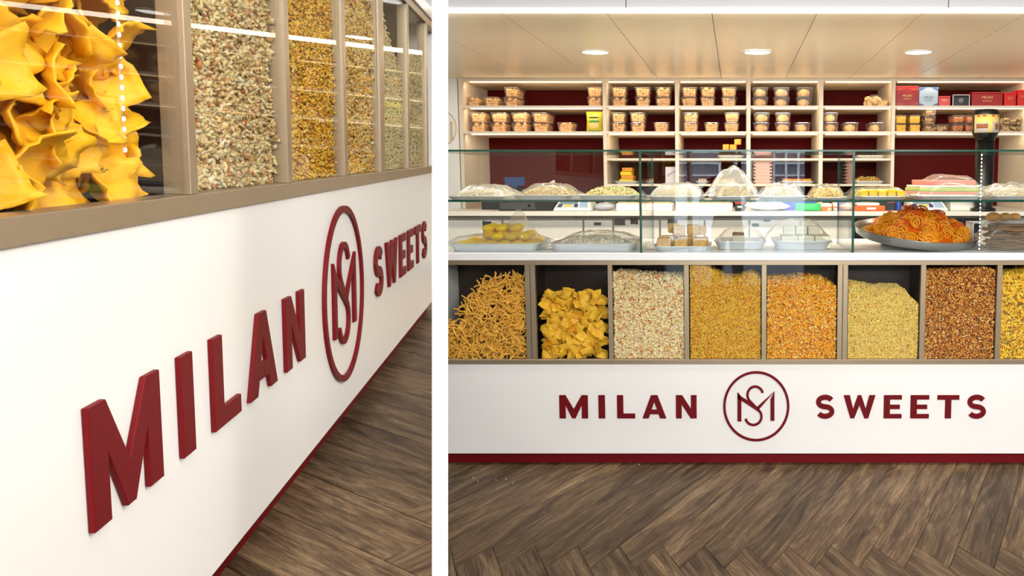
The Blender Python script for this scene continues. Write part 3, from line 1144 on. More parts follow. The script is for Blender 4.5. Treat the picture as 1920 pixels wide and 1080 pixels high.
def dm(h, p=4.0):
    return lambda u, v: h * max(0, 1 - abs(u) ** p) * max(0, 1 - abs(v) ** p)


SHZ = ZS + 0.0105
U = [
    (832, 946, 368, 'aluminium tray of wrapped sweets on the glass shelf, against the left end'),
    (955, 1074, 366, 'aluminium tray of flaked nuts on the glass shelf, left section'),
    (1077, 1196, 366, 'aluminium tray of pistachio shreds on the glass shelf, left of the green joint'),
    (1208, 1322, 368, 'aluminium tray with pale wrapped slabs on the glass shelf, right of first joint'),
    (1326, 1416, 368, 'aluminium tray under a crumpled bag on the glass shelf, centre'),
    (1420, 1516, 368, 'aluminium tray of pale pink sweets on the glass shelf, centre section'),
    (1520, 1594, 370, 'aluminium tray of golden wrapped sweets on the shelf, left of second joint'),
    (1605, 1708, 368, 'aluminium tray of yellow slabs on the glass shelf, right of second joint'),
    (1716, 1852, 367, 'aluminium tray under the pink, green and white layered block'),
    (1857, 1975, 367, 'aluminium tray of white wrapped sweets on the glass shelf, right end'),
]
UT = [tray(a, b, y, SHZ, YF + .035, .46, lb) for a, b, y, lb in U]
NUT = [((214, 186, 130), 4), ((232, 212, 164), 3), ((186, 140, 84), 1.5), ((150, 160, 84), .6)]
PIS = [((206, 200, 130), 4), ((236, 226, 176), 3), ((160, 168, 84), 1.6), ((190, 150, 90), 1)]
WHT = [((238, 232, 214), 4), ((228, 216, 190), 2), ((210, 190, 150), 1)]
PNK = [((236, 216, 200), 4), ((226, 196, 178), 2), ((240, 232, 214), 2)]
for i, (nm, cl, lb, hh) in {0: ('wrapped_sweets', WHT, 'pale sweets heaped in the leftmost tray on the glass shelf', .045),
                            1: ('flaked_nuts', NUT, 'heap of tan flaked nuts in a tray, left section of the shelf', .055),
                            2: ('pistachio_shreds', PIS, 'heap of greenish pistachio shreds in a tray, left of the first joint', .056),
                            3: ('pale_sweets', WHT, 'heap of pale sweets in a tray, right of the first joint', .06),
                            4: ('cream_sweets', NUT, 'cream sweets under the tall crumpled bag', .05),
                            5: ('pink_sweets', PNK, 'pale pink sweets in a tray, centre section of the shelf', .055),
                            6: ('golden_sweets', PALE['pale'], 'golden sweets in a tray, left of the second joint', .05),
                            9: ('white_sweets', WHT, 'white sweets with green bits in the right end tray', .05)}.items():
    cx_, cy_, z, w_, h = UT[i]
    mound(nm, cx_, cy_, z + .004, w_ - .05, .40, hh, cl, [('flake', .6, .014), ('grain', .5, .010)], 1500, (190, 160, 110), lb)
for i, hh, sd, lb in ((0, .052, 1, 'clear crumpled wrap over the leftmost tray of the glass shelf'), (1, .058, 11, 'clear wrap over the tan flaked nuts'),
                      (3, .062, 2, 'clear wrap over the pale sweets, right of first joint'), (5, .058, 4, 'clear wrap over the pale pink sweets'),
                      (6, .054, 5, 'clear wrap over the golden sweets'), (9, .06, 6, 'white crumpled wrap over the right end tray')):
    cx_, cy_, z, w_, h = UT[i]
    film(cx_, cy_, z + .012, w_ - .03, .44, dm(hh, 4), lb, FILMT if i in (1, 5, 6) else FILM, sd, .018)
cx_, cy_, z, w_, h = UT[4]
film(cx_ - .01, cy_ - .02, z + .01, w_ + .05, .42, lambda u, v: .15 * max(0, 1 - abs(u - .1) ** 1.6) * max(0, 1 - abs(v) ** 3), 'tall crumpled clear bag heaped over the centre tray', None, 9, .022)

# yellow slabs, layered block
SWY = mat('yellow_sweet', (250, 204, 20), 0.6, noise_amt=.12, nscale=40, bump=.3)
SWW = mat('white_sweet', (240, 234, 212), 0.6, noise_amt=.06, nscale=60, bump=.3)
SWP = mat('pink_sweet', (232, 130, 116), 0.6, noise_amt=.15, nscale=40, bump=.4)
SWG = mat('green_sweet', (184, 200, 112), 0.6, noise_amt=.15, nscale=40, bump=.4)
SWO = mat('orange_sweet', (226, 150, 40), 0.6, noise_amt=.2, nscale=60, bump=.4)
SWB = mat('brown_sweet', (140, 78, 44), 0.6, noise_amt=.15, nscale=60, bump=.3)


def slab(name, c, sx, sy, sz, m, label, cat='sweet', group=None, rz=0, bev=.004, parent=None):
    b = MB().box(-sx / 2, sx / 2, -sy / 2, sy / 2, 0, sz)
    b.v = [(x + random.uniform(-1, 1) * .002, y + random.uniform(-1, 1) * .002, z_ + (random.uniform(-1, 1) * .002 if z_ > 0 else 0)) for x, y, z_ in b.v]
    o = obj(name, b, m, parent, loc=c, bevel=bev)
    o.rotation_euler.z = rz
    if parent is None:
        tag(o, label, cat, group)
    return o


cx_, cy_, z, w_, h = UT[7]
for i in range(5):
    for j in range(2):
        slab('yellow_slab', (cx_ - w_ / 2 + .045 + i * (w_ - .09) / 4, cy_ - .13 + j * .17, z), (w_ - .07) / 5, .15, .042 + .004 * (i % 2), SWY, 'yellow sweet slab in the tray right of the second joint', 'sweet', 'yellow slabs in a tray')
film(cx_, cy_, z + .012, w_ + .02, .44, dm(.044, 6), 'clear wrap over the yellow slabs', FILMT, 21, .008)
cx_, cy_, z, w_, h = UT[8]
t = empty('layered_sweet_block', (cx_, cy_, z), 'large layered sweet block, white, green and pink, on the glass shelf', 'sweet')
for k, (m, hh) in enumerate(((SWW, .022), (SWP, .012), (SWG, .022), (SWW, .012), (SWP, .026))):
    zz0 = sum((.022, .012, .022, .012, .026)[:k])
    ww = w_ - .06 - .05 * (k > 3)
    slab('layer', (.008 * k - .016 + random.uniform(-.006, .006), 0, zz0), ww, .36, hh - .0004, m, None, parent=t, bev=.006 if hh > .02 else .004)
film(cx_ + .005, cy_, z + .012, w_ + .01, .45, lambda u, v: .106 * max(0, 1 - abs(u) ** 5) * max(0, 1 - abs(v) ** 6) * (1 if u > -.2 else 1 - (-.2 - u) * .9), 'clear wrap drawn over the layered block', FILMT, 22, .010)

# lower deck
DZ = Z_DK + .0008
LT = [
    (836, 1008, 457, 'aluminium tray of yellow round sweets on the deck, left end', .42),
    (1026, 1192, 457, 'aluminium tray of wrapped pale sweets on the deck, left of the first joint', .42),
    (1222, 1332, 462, 'low aluminium tray of crumbly brown cake blocks on the deck', .40),
    (1338, 1438, 453, 'small aluminium tray with one two-tone square on the deck', .34),
    (1448, 1562, 452, 'aluminium tray of stacked cream slabs on the deck', .36),
]
LTT = [tray(a, b, y, DZ, YF + (.05 if i < 3 else .16), d_, lb, None, 0) for i, (a, b, y, lb, d_) in enumerate(LT)]
cx_, cy_, z, w_, h = LTT[0]
k = 0
for r_ in range(4):
    for q in range(6):
        for lv in range((1, 2, 3, 3)[r_]):
            if lv and (q > 5 - lv or q < 1):
                continue
            x = cx_ - w_ / 2 + .055 + q * .068 + (.03 if lv else 0)
            y = cy_ - .13 + r_ * .075
            if q < 2 and r_ < 2 and lv:
                continue
            o = obj('round_sweet', MB().ball((0, 0, 0), .034, (1, 1, .62), 12, 7), SWY, loc=(x + random.uniform(-.004, .004), y, z + .022 + lv * .036 + r_ * .004))
            tag(o, 'bright yellow round flattened sweet in the deck tray at left end', 'sweet', 'yellow round sweets')
film(cx_ - .02, cy_ + .02, z + .02, w_ + .06, .42, lambda u, v: max(.05 * max(0, 1 - abs(u) ** 4) * max(0, 1 - abs(v) ** 4), .19 * max(0, 1 - abs(u - .36) * 1.9) * max(0, 1 - abs(v - .1) * 1.1)),
     'clear bag pulled up to a peak over the yellow round sweets', FILMT, 31, .016)
cx_, cy_, z, w_, h = LTT[1]
mound('wrapped_cream_sweets', cx_, cy_, z + .004, w_ - .06, .34, .062, [((254, 246, 230), 4), ((248, 232, 204), 2), ((240, 220, 184), 1)], [('flake', .6, .024), ('grain', .5, .018)], 1100, (250, 238, 214), 'pale cream sweets in the deck tray left of the first joint', 3)
film(cx_ + .02, cy_, z + .016, w_ + .04, .40, dm(.07, 3), 'milky wrap over the pale sweets on the deck', FILMT, 33, .02)
cx_, cy_, z, w_, h = LTT[2]
CAKE = mat('crumbly_cake', (206, 160, 84), 0.8, noise_amt=.45, nscale=70, bump=.9)
CAKEP = mat('pale_crumbly_cake', (216, 178, 130), 0.8, noise_amt=.35, nscale=70, bump=.9)
cakes = [(-.088, -.12, 0, .074), (-.006, -.12, 0, .066), (.082, -.11, 0, .072), (-.08, .0, 0, .08), (.01, .0, 0, .076), (.092, .01, 0, .07), (-.02, -.04, .068, .062), (.05, -.03, .070, .064), (-.07, .1, 0, .07), (.03, .1, 0, .07), (-.05, .02, .079, .06), (.085, .03, .068, .056)]
for i, (x, y, dz, s) in enumerate(cakes):
    slab('crumbly_cake_block', (cx_ + x * 1.05, cy_ + y, z + dz), s, s * .9, s * .84, CAKEP if i % 3 == 0 else CAKE, 'crumbly golden brown cake block piled on the low deck tray', 'cake', 'crumbly cake blocks', random.uniform(-.25, .25), .008)
cx_, cy_, z, w_, h = LTT[3]
mound('coconut_crumbs', cx_, cy_ - .02, z, w_ - .06, .26, .026, [((242, 236, 218), 4), ((230, 216, 186), 1)], [('grain', 1, .010)], 900, (226, 216, 190), 'white coconut crumbs spread in the small deck tray', 5)
t = empty('two_tone_square', (cx_ - .01, cy_ - .04, z + .024), 'single square sweet with cream base and chocolate top, on white crumbs', 'sweet')
slab('cream_base', (0, 0, 0), .062, .06, .042, SWW, None, parent=t)
slab('chocolate_top', (0, 0, .0425), .062, .06, .013, SWB, None, parent=t)['label'] = 'chocolate brown top layer'
film(cx_ + .005, cy_ + .03, z + .02, w_ - .01, .30, dm(.085, 3), 'thin clear wrap over the small deck tray', FILMT, 35, .014)
cx_, cy_, z, w_, h = LTT[4]
for r_ in range(2):
    for q in range(3):
        slab('cream_slab', (cx_ - .075 + q * .088 + .01, cy_ - .08 + r_ * .13, z), .085, .12, .066, SWW, 'cream sweet slab in the tray by the second joint', 'sweet', 'cream slabs on the deck tray')
for q in range(3):
    slab('cream_slab', (cx_ - .06 + q * .066, cy_ + .02, z + .067), .062, .10, .045, SWW, 'cream sweet slab in the tray by the second joint', 'sweet', 'cream slabs on the deck tray')
film(cx_ - .02, cy_ + .01, z + .02, w_ + .05, .37, dm(.125, 3), 'clear wrap domed over the cream slabs', FILMT, 37, .02)

# round steel tray of jalebi, tipped up at the back
jc = Vector(((P(1590, 455, YF + .36).x + P(1838, 455, YF + .36).x) / 2 + .005, YF + .362, DZ + .012))
JM = Matrix.Translation(jc) @ Matrix.Rotation(.13, 4, 'X') @ Matrix.Rotation(.075, 4, 'Y')
JR = .335
zlow = min((JM @ Vector((math.cos(a) * (JR - .03), math.sin(a) * (JR - .03), 0))).z for a in np.linspace(0, 6.28, 60))
JM = Matrix.Translation((0, 0, DZ - zlow)) @ JM
jt = obj('round_steel_tray', MB().lathe([(.0005, 0), (JR - .03, 0), (JR - .012, .010), (JR - .004, .044), (JR, .047), (JR - .006, .049), (JR - .018, .014), (JR - .035, .004), (.0005, .004)], 64), STEEL, M=JM)
tag(jt, 'large round steel tray of orange jalebi, tipped towards the front', 'tray')
obj('tray_prop', MB().box(-.16, .16, .10, .13, -.075, -.001), STEEL, jt)
JAL = mat('jalebi_orange', (255, 152, 10), 0.3, spec=.55, noise_amt=.25, nscale=40)
JALD = mat('jalebi_deep_orange', (228, 96, 10), 0.3, spec=.55, noise_amt=.3, nscale=40)
jal = []
for i in range(8):
    rs = random.Random(40 + i)
    m = MB()
    turns = rs.uniform(2.7, 3.3)
    pts = []
    for k in range(46):
        f = k / 45
        a = f * turns * 2 * PI
        r = .006 + .031 * f + .0022 * math.sin(a * 1.7 + i)
        pts.append((r * math.cos(a) * 1.08, r * math.sin(a), .002 * math.sin(a * 2.3)))
    m.tube(pts, .0037, 6)
    m.tube([(-.036, .012, .003), (-.01, -.004, .005), (.02, .006, .005), (.036, -.01, .002)], .003, 5)
    jal.append(m.mesh('jalebi', JALD if i >= 6 else JAL))
jald = [j.copy() for j in jal[:3]]
for j in jald:
    j.materials.clear()
    j.materials.append(JALD)
hj = lambda r, a: .142 * max(0, 1 - (r / .30) ** 1.5) * (1 + .12 * math.sin(3 * a + .6)) + .012
rs = random.Random(5)
placed = 0
while placed < 170:
    r, a = .288 * math.sqrt(rs.random()), rs.uniform(0, 2 * PI)
    x, y = r * math.cos(a) + .02, r * math.sin(a)
    if math.hypot(x, y) > .290:
        continue
    hh = hj(math.hypot(x - .02, y), a)
    lv = hh * (rs.uniform(.5, 1) if placed < 70 else rs.uniform(.88, 1.02))
    slope = .55 * min(1, r / .15)
    tl = Matrix.Rotation(slope * math.cos(a) + rs.uniform(-.45, .45), 4, 'Y') @ Matrix.Rotation(-slope * math.sin(a) + rs.uniform(-.45, .45) + (.55 if y < -.02 else .2), 4, 'X')
    M = JM @ Matrix.Translation((x, y, max(.036, .012 + lv))) @ tl @ Matrix.Rotation(rs.uniform(0, 6.28), 4, 'Z') @ Matrix.Scale(rs.uniform(.8, 1.12), 4)
    hi = lv > .11
    me_ = jald[rs.randrange(3)] if (hi and rs.random() < .75) or rs.random() < .12 else jal[rs.randrange(6)]
    tag(link('jalebi', me_, M=M), 'glossy orange coiled jalebi heaped on the round steel tray', 'jalebi', 'jalebi on the round tray')
    placed += 1
core = MB().lathe([(.275, .014), (.23, .052), (.16, .098), (.09, .134), (.0005, .150)], 24)
tag(obj('jalebi_syrup_core', core, JALD, M=JM @ Matrix.Translation((.02, 0, .0))), 'sticky dark orange mass inside the jalebi heap', 'jalebi mass', kind='stuff')

# flat breads at the right end of the deck
FB = mat('flat_bread', (142, 100, 54), 0.75, noise_amt=.4, nscale=25, bump=.6)
fx = P(1893, 450, YF + .2).x
for k in range(13):
    m = MB()
    r0 = .125 + .012 * math.sin(k * 2.1)
    prof = [(.0005, .0), (r0 * .6, .002 * math.sin(k)), (r0 - .004, .001), (r0, .004), (r0 - .004, .007), (r0 * .6, .006), (.0005, .006)]
    m.lathe(prof, 28)
    so = Vector((k * 3.3, 0, 0))
    m.v = [(x * (1 + .06 * noise.noise(so + Vector((x * 9, y * 9, 0)))), y, z + .012 * noise.noise(so + Vector((x * 11, y * 11, 3)))) for x, y, z in m.v]
    o = obj('flat_bread', m, FB, loc=(fx + .014 * math.sin(k * 1.7), YF + .20 + .01 * math.cos(k * 2.2), DZ + .006 + k * .0098))
    tag(o, 'thin browned flat bread in the stack at the right end of the deck', 'flat bread', 'stack of flat breads')
film(fx - .01, YF + .2, DZ, .36, .34, dm(.15, 4), 'clear wrap over the stack of flat breads', FILMT, 51, .016)
for k, (px, r) in enumerate(((1862, .034), (1884, .03), (1902, .028))):
    o = obj('bread_roll', MB().ball((0, 0, 0), r, (1.25, 1, .8), 12, 7, jit=.04), mat('bread_crust', (186, 134, 70), .6, noise_amt=.25, nscale=30), loc=(P(px, 420, YF + .42).x, YF + .42, DZ + .16))
    tag(o, ['browned bread roll, leftmost of three behind the flat breads', 'middle bread roll behind the flat breads', 'pale bread roll, rightmost behind the flat breads'][k], 'bread roll')
tag(obj('bread_rack', MB().box(fx - .15, fx + .15, YF + .36, YF + .5, DZ, DZ + .006).box(fx - .15, fx + .15, YF + .36, YF + .5, DZ + .128, DZ + .134).box(fx - .15, fx - .144, YF + .36, YF + .5, DZ, DZ + .13).box(fx + .144, fx + .15, YF + .36, YF + .5, DZ, DZ + .13), ALU),
    'small metal stand under the bread rolls at the right end', 'stand')

# ------------------------------------------------------------------ back wall shelves
YS, YB = 6.7, 7.39
shelf = empty('wall_shelving', (0, YS, 0), 'cream open shelving with maroon back and lit shelf edges on the back wall', 'shelving')


def spart(name, mb, m, bevel=0):
    o = obj(name, mb, m, shelf, bevel=bevel)
    o.location = (0, -YS, 0)
    return o


DIV = [(860.5, 867), (1130, 1136.5), (1265.5, 1272), (1399.8, 1407.3), (1536, 1543.6), (1672.5, 1678.7), (1926, 1933)]
DX = [(P(a, 200, YS).x, P(b, 200, YS).x) for a, b in DIV]
ZW = 1.230
zy = lambda py: P(1400, py, YS).z
ZTOP = zy(147)
for a, b in DX:
    spart('upright_panel', MB().box(a, b, YS, YB, ZW + .0005, ZTOP - .0005), SHELFM)
spart('back_panel', MB().box(DX[0][0], DX[-1][1], YB + .0005, YB + .02, ZW + .0005, ZTOP), MAROONB)
for k in range(6):
    xa, xb = DX[k][1], DX[k + 1][0]
    lv = [(147.3, 152.2), (198, 202.3), (246.3, 250.6)] + ([(296.8, 301), (345, 349)] if 0 < k < 5 else [])
    for i, (ya, yb) in enumerate(lv):
        spart('top_board' if i == 0 else 'shelf_board', MB().box(xa + .0003, xb - .0003, YS + .001 * (i > 0), YB, zy(yb), zy(ya)), SHELFM)
        if i < 3:
            spart('led_strip', MB().box(xa + .02 + (.04 if k == 0 else 0), xb - .01, YS + .012, YS + .028, zy(yb) - .009, zy(yb) - .0004), LEDS)
            L_ = area('shelf_led_glow', ((xa + xb) / 2, YS + .05, zy(yb) - .012), ((xa + xb) / 2, YS + .4, zy(yb) - .35), xb - xa - .04, .01, 1.0 * (xb - xa), (1.0, .82, .56))

# worktop and base cabinets behind the counter
x1W = P(860, 230, 6.7).x + .002
bc = empty('base_cabinet', (0, 6.1, 0), 'white base cabinet run with cut-out handles behind the counter', 'cabinet')


def bpart(name, mb, m, bevel=0):
    o = obj(name, mb, m, bc, bevel=bevel)
    o.location = (0, -6.1, 0)
    return o


tag(obj('back_worktop', MB().box(x1W, 2.6, 6.05, YB - .001, 1.199, 1.2295), mat('pale_worktop', (228, 222, 214), .4), bevel=.002), 'long pale worktop running under the wall shelves', 'worktop')
bpart('carcass', MB().box(x1W, 2.6, 6.14, 7.38, .0, 1.198), mat('cabinet_grey', (170, 160, 148), .6))
doors = [(800, 905), (907, 940), (942, 1092), (1094, 1148), (1150, 1236), (1238, 1320), (1322, 1404), (1406, 1500), (1502, 1592), (1840, 1960)]
for a, b in doors:
    xa, xb = P(a, 430, 6.1).x, P(b, 430, 6.1).x
    bpart('door', MB().box(xa + .003, xb - .003, 6.115, 6.139, .1, 1.165), mat('cabinet_white', (226, 222, 214), .4), bevel=.002)
xa, xb = P(1596, 430, 6.1).x, P(1838, 430, 6.1).x
bpart('open_bay_dark', MB().box(xa, xb, 6.13, 6.1395, .1, 1.18), BLACK)  # black sheet painted for the dark inside an open bay
for a, b, c, d in ((905, 921, 415, 426), (1114, 1127, 417, 422), (1152, 1172, 410, 422), (1182, 1196, 409, 420), (1252, 1270, 410, 421), (1410, 1423, 419, 424), (1432, 1444, 410, 415)):
    x0, x1_, z0, z1 = R(a, b, c, d, 6.11)
    bpart('cutout_shade', MB().box(x0, x1_, 6.108, 6.1148, z0, z1), DARK)  # dark plates painted for the shade in the handle recesses

# ------------------------------------------------------------------ plastic tubs on the shelves
TUBW, TUBD, TUBH = .125, .20, .076
FILLM = {}


def filling(kind, i):
    rs_ = random.Random(i * 31 + len(kind))
    random.seed(i * 31 + 5)
    b = MB()
    w_, d_ = TUBW * .80, TUBD * .84
    if kind == 'puffs' or kind == 'balls':
        s = .017 if kind == 'puffs' else .0195
        for zl in range(3):
            for ix in range(4):
                for iy in range(5):
                    if zl == 2 and (abs(iy - 2) > 1 and rs_.random() < .5):
                        continue
                    f = .84 + .08 * zl
                    b.ball(((ix - 1.5) * w_ / 4.3 * f + rs_.uniform(-.004, .004), (iy - 2) * d_ / 5.2 + rs_.uniform(-.004, .004), .013 + zl * .0205 + rs_.uniform(-.003, .003)), s * rs_.uniform(.8, 1.12), (1, 1, .85), 7, 4, 0, .16 if kind == 'puffs' else .02)
    elif kind == 'biscuits':
        for n_ in range(6):
            y = -d_ / 2 + .014 + n_ * d_ / 6.6
            for q in ((-1, 1) if n_ % 3 == 2 else (rs_.choice((-1, 1)) * .35,)):
                ang = rs_.uniform(-.3, .3)
                r = .031 if abs(q) < 1 else .025
                m = Matrix.Rotation(PI / 2 + rs_.uniform(-.35, .35), 3, 'X') @ Matrix.Rotation(ang, 3, 'Y')
                b.ball((q * .022 + rs_.uniform(-.006, .006), y, .031 + (.004 if q > 0 else 0)), r, (1, 1, .16), 14, 4, 0, 0, m)
    elif kind == 'sev':
        b.box(-w_ / 2, w_ / 2, -d_ / 2, d_ / 2, .003, .058)
        for n_ in range(90):
            p = Vector((rs_.uniform(-w_ / 2, w_ / 2), rs_.choice((-d_ / 2 - .001, rs_.uniform(-d_ / 2, d_ / 2))), rs_.uniform(.006, .06)))
            if p.y > -d_ / 2:
                p.z = .059
            b.ball(p, .007, (1.2, 1, .7), 5, 3, 0, .2)
    elif kind == 'rolls':
        for ix in range(2):
            for iz in range(1):
                c = ((ix - .5) * .05, 0, .034)
                pts = []
                for k in range(40):
                    a = k / 39 * 2.4 * 2 * PI
                    r = .006 + .018 * k / 39
                    pts.append((c[0] + r * math.cos(a), c[2] + r * math.sin(a)))
                rb = ribbon(pts, .0055)
                b.prism(rb, -d_ / 2, d_ / 2)
    else:                                   # strips
        for n_ in range(34):
            m = Euler((rs_.uniform(-1, 1), rs_.uniform(-1, 1), rs_.uniform(0, 6.28))).to_matrix()
            b.ball((rs_.uniform(-.4, .4) * w_, rs_.uniform(-.45, .45) * d_, rs_.uniform(.012, .055)), .022, (1, .32, .12), 8, 4, 0, .1, m)
    return b


TC = {'puffs': (224, 180, 122), 'balls': (228, 180, 122), 'biscuits': (218, 174, 114), 'sev': (240, 186, 40), 'rolls': (204, 124, 44), 'strips': (218, 178, 108)}


def tub_proto(kind, i, tall=1.0):
    t = empty('snack_tub', (0, 0, 0))
    b = MB()
    n = None
    vs = []
    lo, hi = rrect(TUBW * .84, TUBD * .88, .016, 3), rrect(TUBW * .98, TUBD * .98, .018, 3)
    n = len(lo)
    vs = [(x, y, 0.0006) for x, y in lo] + [(x, y, TUBH - .006) for x, y in hi]
    fs = [tuple(range(n - 1, -1, -1))] + [(k, (k + 1) % n, n + (k + 1) % n, n + k) for k in range(n)]
    obj('tub_body', b.add(vs, fs, 0, False), PET, t)
    lb = MB()
    li = rrect(TUBW * 1.04, TUBD * 1.03, .02, 3)
    ri = rrect(TUBW * .88, TUBD * .9, .018, 3)
    vs = [(x, y, TUBH - .008) for x, y in li] + [(x, y, TUBH - .004) for x, y in li] + [(x, y, TUBH - .004) for x, y in ri] + [(x, y, TUBH - .0015) for x, y in ri]
    fs = [tuple(range(3 * n, 4 * n))]
    for r_ in range(3):
        fs += [(r_ * n + k, r_ * n + (k + 1) % n, r_ * n + n + (k + 1) % n, r_ * n + n + k) for k in range(n)]
    obj('tub_lid', lb.add(vs, fs, 0, False), PET, t)
    fm = mat('filling_' + kind, TC[kind], .6, noise_amt=.28, nscale=55, bump=.5)
    obj('filling', filling(kind, i), fm, t)
    return t


PROTO, used = {}, set()


def put_tub(kind, x0, x1, yt, yb, Y, label, group, dscale=1.0):
    i = random.randrange(3)
    key = (kind, i)
    if key not in PROTO:
        PROTO[key] = tub_proto(kind, i)
        t = PROTO[key]
    else:
        t = dup(PROTO[key])
    xa, xb, z0, z1 = R(x0, x1, yt, yb, Y)
    t.location = ((xa + xb) / 2, Y + TUBD * dscale / 2, z0)
    t.scale = ((xb - xa) / (TUBW * 1.04), dscale, (z1 - z0) / TUBH)
    t.rotation_euler.z = random.uniform(-.04, .04)
    return tag(t, label, 'snack tub', group)


NTH = ['first', 'second', 'third', 'fourth', 'fifth', 'sixth', 'seventh']
KN = {'puffs': 'golden puffs', 'balls': 'tan round puffs', 'biscuits': 'round biscuits', 'sev': 'yellow sev', 'rolls': 'orange rolls', 'strips': 'pale fried strips'}
YT = YS + .07
ZA, ZB = zy(198) + .0004, zy(246.3) + .0004
yA, yB = 197.0, 245.3


def pyz(z, Y):
    lo, hi = 0, 600
    for _ in range(40):
        m_ = (lo + hi) / 2
        if P(1400, m_, Y).z > z:
            lo = m_
        else:
            hi = m_
    return lo


SH = {'A': pyz(ZA, YT), 'B': pyz(ZB, YT)}
ROWN = {'A': 'top shelf', 'B': 'second shelf'}
TUBS = [  # row, bay, kind, x0, x1, count, depth scale
    ('A', 0, 'puffs', 872, 897, 1, 1.3), ('A', 0, 'puffs', 904, 934, 1, 1.5), ('A', 0, 'puffs', 942, 969, 2, 1.6), ('A', 0, 'balls', 1099, 1128.5, 2, 1.0),
    ('A', 1, 'puffs', 1144, 1174, 2, 1), ('A', 1, 'puffs', 1189, 1219, 2, 1), ('A', 1, 'puffs', 1227, 1258, 2, 1),
    ('A', 2, 'puffs', 1276, 1307, 2, 1), ('A', 2, 'puffs', 1312, 1342, 2, 1), ('A', 2, 'puffs', 1351, 1382, 2, 1),
    ('A', 3, 'biscuits', 1410, 1441, 2, 1), ('A', 3, 'biscuits', 1450, 1482, 2, 1), ('A', 3, 'biscuits', 1493, 1525, 2, 1),
    ('B', 0, 'balls', 878, 909, 2, 1.3), ('B', 0, 'balls', 917, 949, 2, 1.3), ('B', 0, 'balls', 957, 989, 2, 1.2), ('B', 0, 'balls', 995, 1026, 2, 1.7), ('B', 0, 'balls', 1044, 1074, 1, 1.2),
    ('B', 1, 'puffs', 1144, 1172, 2, 1.3), ('B', 1, 'puffs', 1179, 1209, 2, 1.3), ('B', 1, 'puffs', 1224, 1254, 1, 1.2),
    ('B', 2, 'puffs', 1279, 1310, 2, 1), ('B', 2, 'puffs', 1319, 1348, 1, 1), ('B', 2, 'puffs', 1357, 1387, 2, 1),
    ('B', 3, 'biscuits', 1412, 1444, 2, 1), ('B', 3, 'biscuits', 1453, 1484, 2, 1), ('B', 3, 'biscuits', 1490, 1520, 1, 1.2),
    ('B', 4, 'biscuits', 1544, 1573, 2, 1), ('B', 4, 'biscuits', 1582, 1612, 1, 1.3), ('B', 4, 'biscuits', 1631, 1660, 1, 1.5),
    ('B', 5, 'sev', 1679, 1701, 2, 1), ('B', 5, 'sev', 1705, 1727, 2, 1), ('B', 5, 'strips', 1734, 1756, 3, 1), ('B', 5, 'strips', 1758, 1781, 1, 1.2), ('B', 5, 'rolls', 1787, 1809, 2, 1), ('B', 5, 'rolls', 1811, 1832, 2, 1.2),
]
seen = {}
for row, bay, kind, x0, x1_, n, ds in TUBS:
    k = seen.get((row, bay), 0)
    seen[(row, bay)] = k + 1
    base = SH[row]
    hh = 18.4 if kind in ('puffs', 'biscuits', 'balls') else (16 if kind != 'strips' else 15)
    for lv in range(n):
        pos = {1: 'single'}.get(n) or (('lower', 'upper') if n == 2 else ('lowest', 'middle', 'topmost'))[lv]
        place = '%s stack from left in %s bay, %s' % (NTH[k], NTH[bay], ROWN[row])
        put_tub(kind, x0 + .4 * lv, x1_ + .4 * lv, base - hh * (lv + 1), base - hh * lv - .15, YT, '%s clear tub of %s, %s' % (pos, KN[kind], place), 'snack tubs on the shelves', ds)


# ------------------------------------------------------------------ bags, gift boxes
def pillow(w_, h, d_, n=12):
    vs, fs = [], []
    for s in (-1, 1):
        for i in range(n + 1):
            for j in range(n + 1):
                u, v = -1 + 2 * i / n, -1 + 2 * j / n
                e = max(0, (1 - abs(u) ** 3)) ** .6 * max(0, (1 - abs(v) ** 5)) ** .6
                pin = 1 - .06 * (1 - abs(v)) * abs(u)
                vs.append((u * w_ / 2 * pin, s * (d_ / 2 * e + .0006) + .004 * noise.noise(Vector((u * 4, v * 4, s))) * e, h / 2 + v * h / 2))
    N = (n + 1) ** 2
    for i in range(n):
        for j in range(n):
            a = i * (n + 1) + j
            fs.append((a, a + n + 1, a + n + 2, a + 1))
            fs.append((N + a, N + a + 1, N + a + n + 2, N + a + n + 1))
    return MB().add(vs, fs, 0, True)


def text(parent, s, size, loc, m, sx=1.0):
    cu = bpy.data.curves.new('printed_text', 'FONT')
    cu.body, cu.size, cu.align_x, cu.align_y = s, size, 'CENTER', 'CENTER'
    cu.extrude = .0002
    cu.resolution_u = 2
    cu.materials.append(m)
    tmp = link('printed_text', cu)
    me_ = bpy.data.meshes.new_from_object(tmp.evaluated_get(bpy.context.evaluated_depsgraph_get()))
    bpy.data.objects.remove(tmp)
    bpy.data.curves.remove(cu)
    me_.name = 'printed_text'
    o = link('printed_text', me_, parent, loc)
    o.rotation_euler = (PI / 2, 0, 0)
    o.scale.x = sx
    return o


xa, xb, z0, z1 = R(1097, 1129, 206, 245, YT)
gb = obj('crisp_bag', pillow(xb - xa, z1 - z0, .08), mat('green_yellow_bag', (196, 190, 60), .3, noise_amt=.2, nscale=20), loc=((xa + xb) / 2, YT + .06, ZB))
tag(gb, 'green and yellow snack bag standing at the right of the first bay', 'snack bag')
gg = mat('bag_green', (70, 140, 40), .35)
for zc, hh, m in (((z1 - z0) * .88, .018, gg), ((z1 - z0) * .52, .02, gg), ((z1 - z0) * .06, .014, gg), ((z1 - z0) * .7, .012, mat('bag_black_mark', (40, 40, 20), .4)), ((z1 - z0) * .3, .05, mat('bag_snack_picture', (222, 186, 110), .5, noise_amt=.4, nscale=70))):
    yy = -.042 if .1 < zc / (z1 - z0) < .86 else -.026
    o = obj('bag_print', MB().ball((0, 0, 0), 1, ((xb - xa) * .34, .003, hh / 2), 12, 6), m, gb, loc=(0, yy, zc))

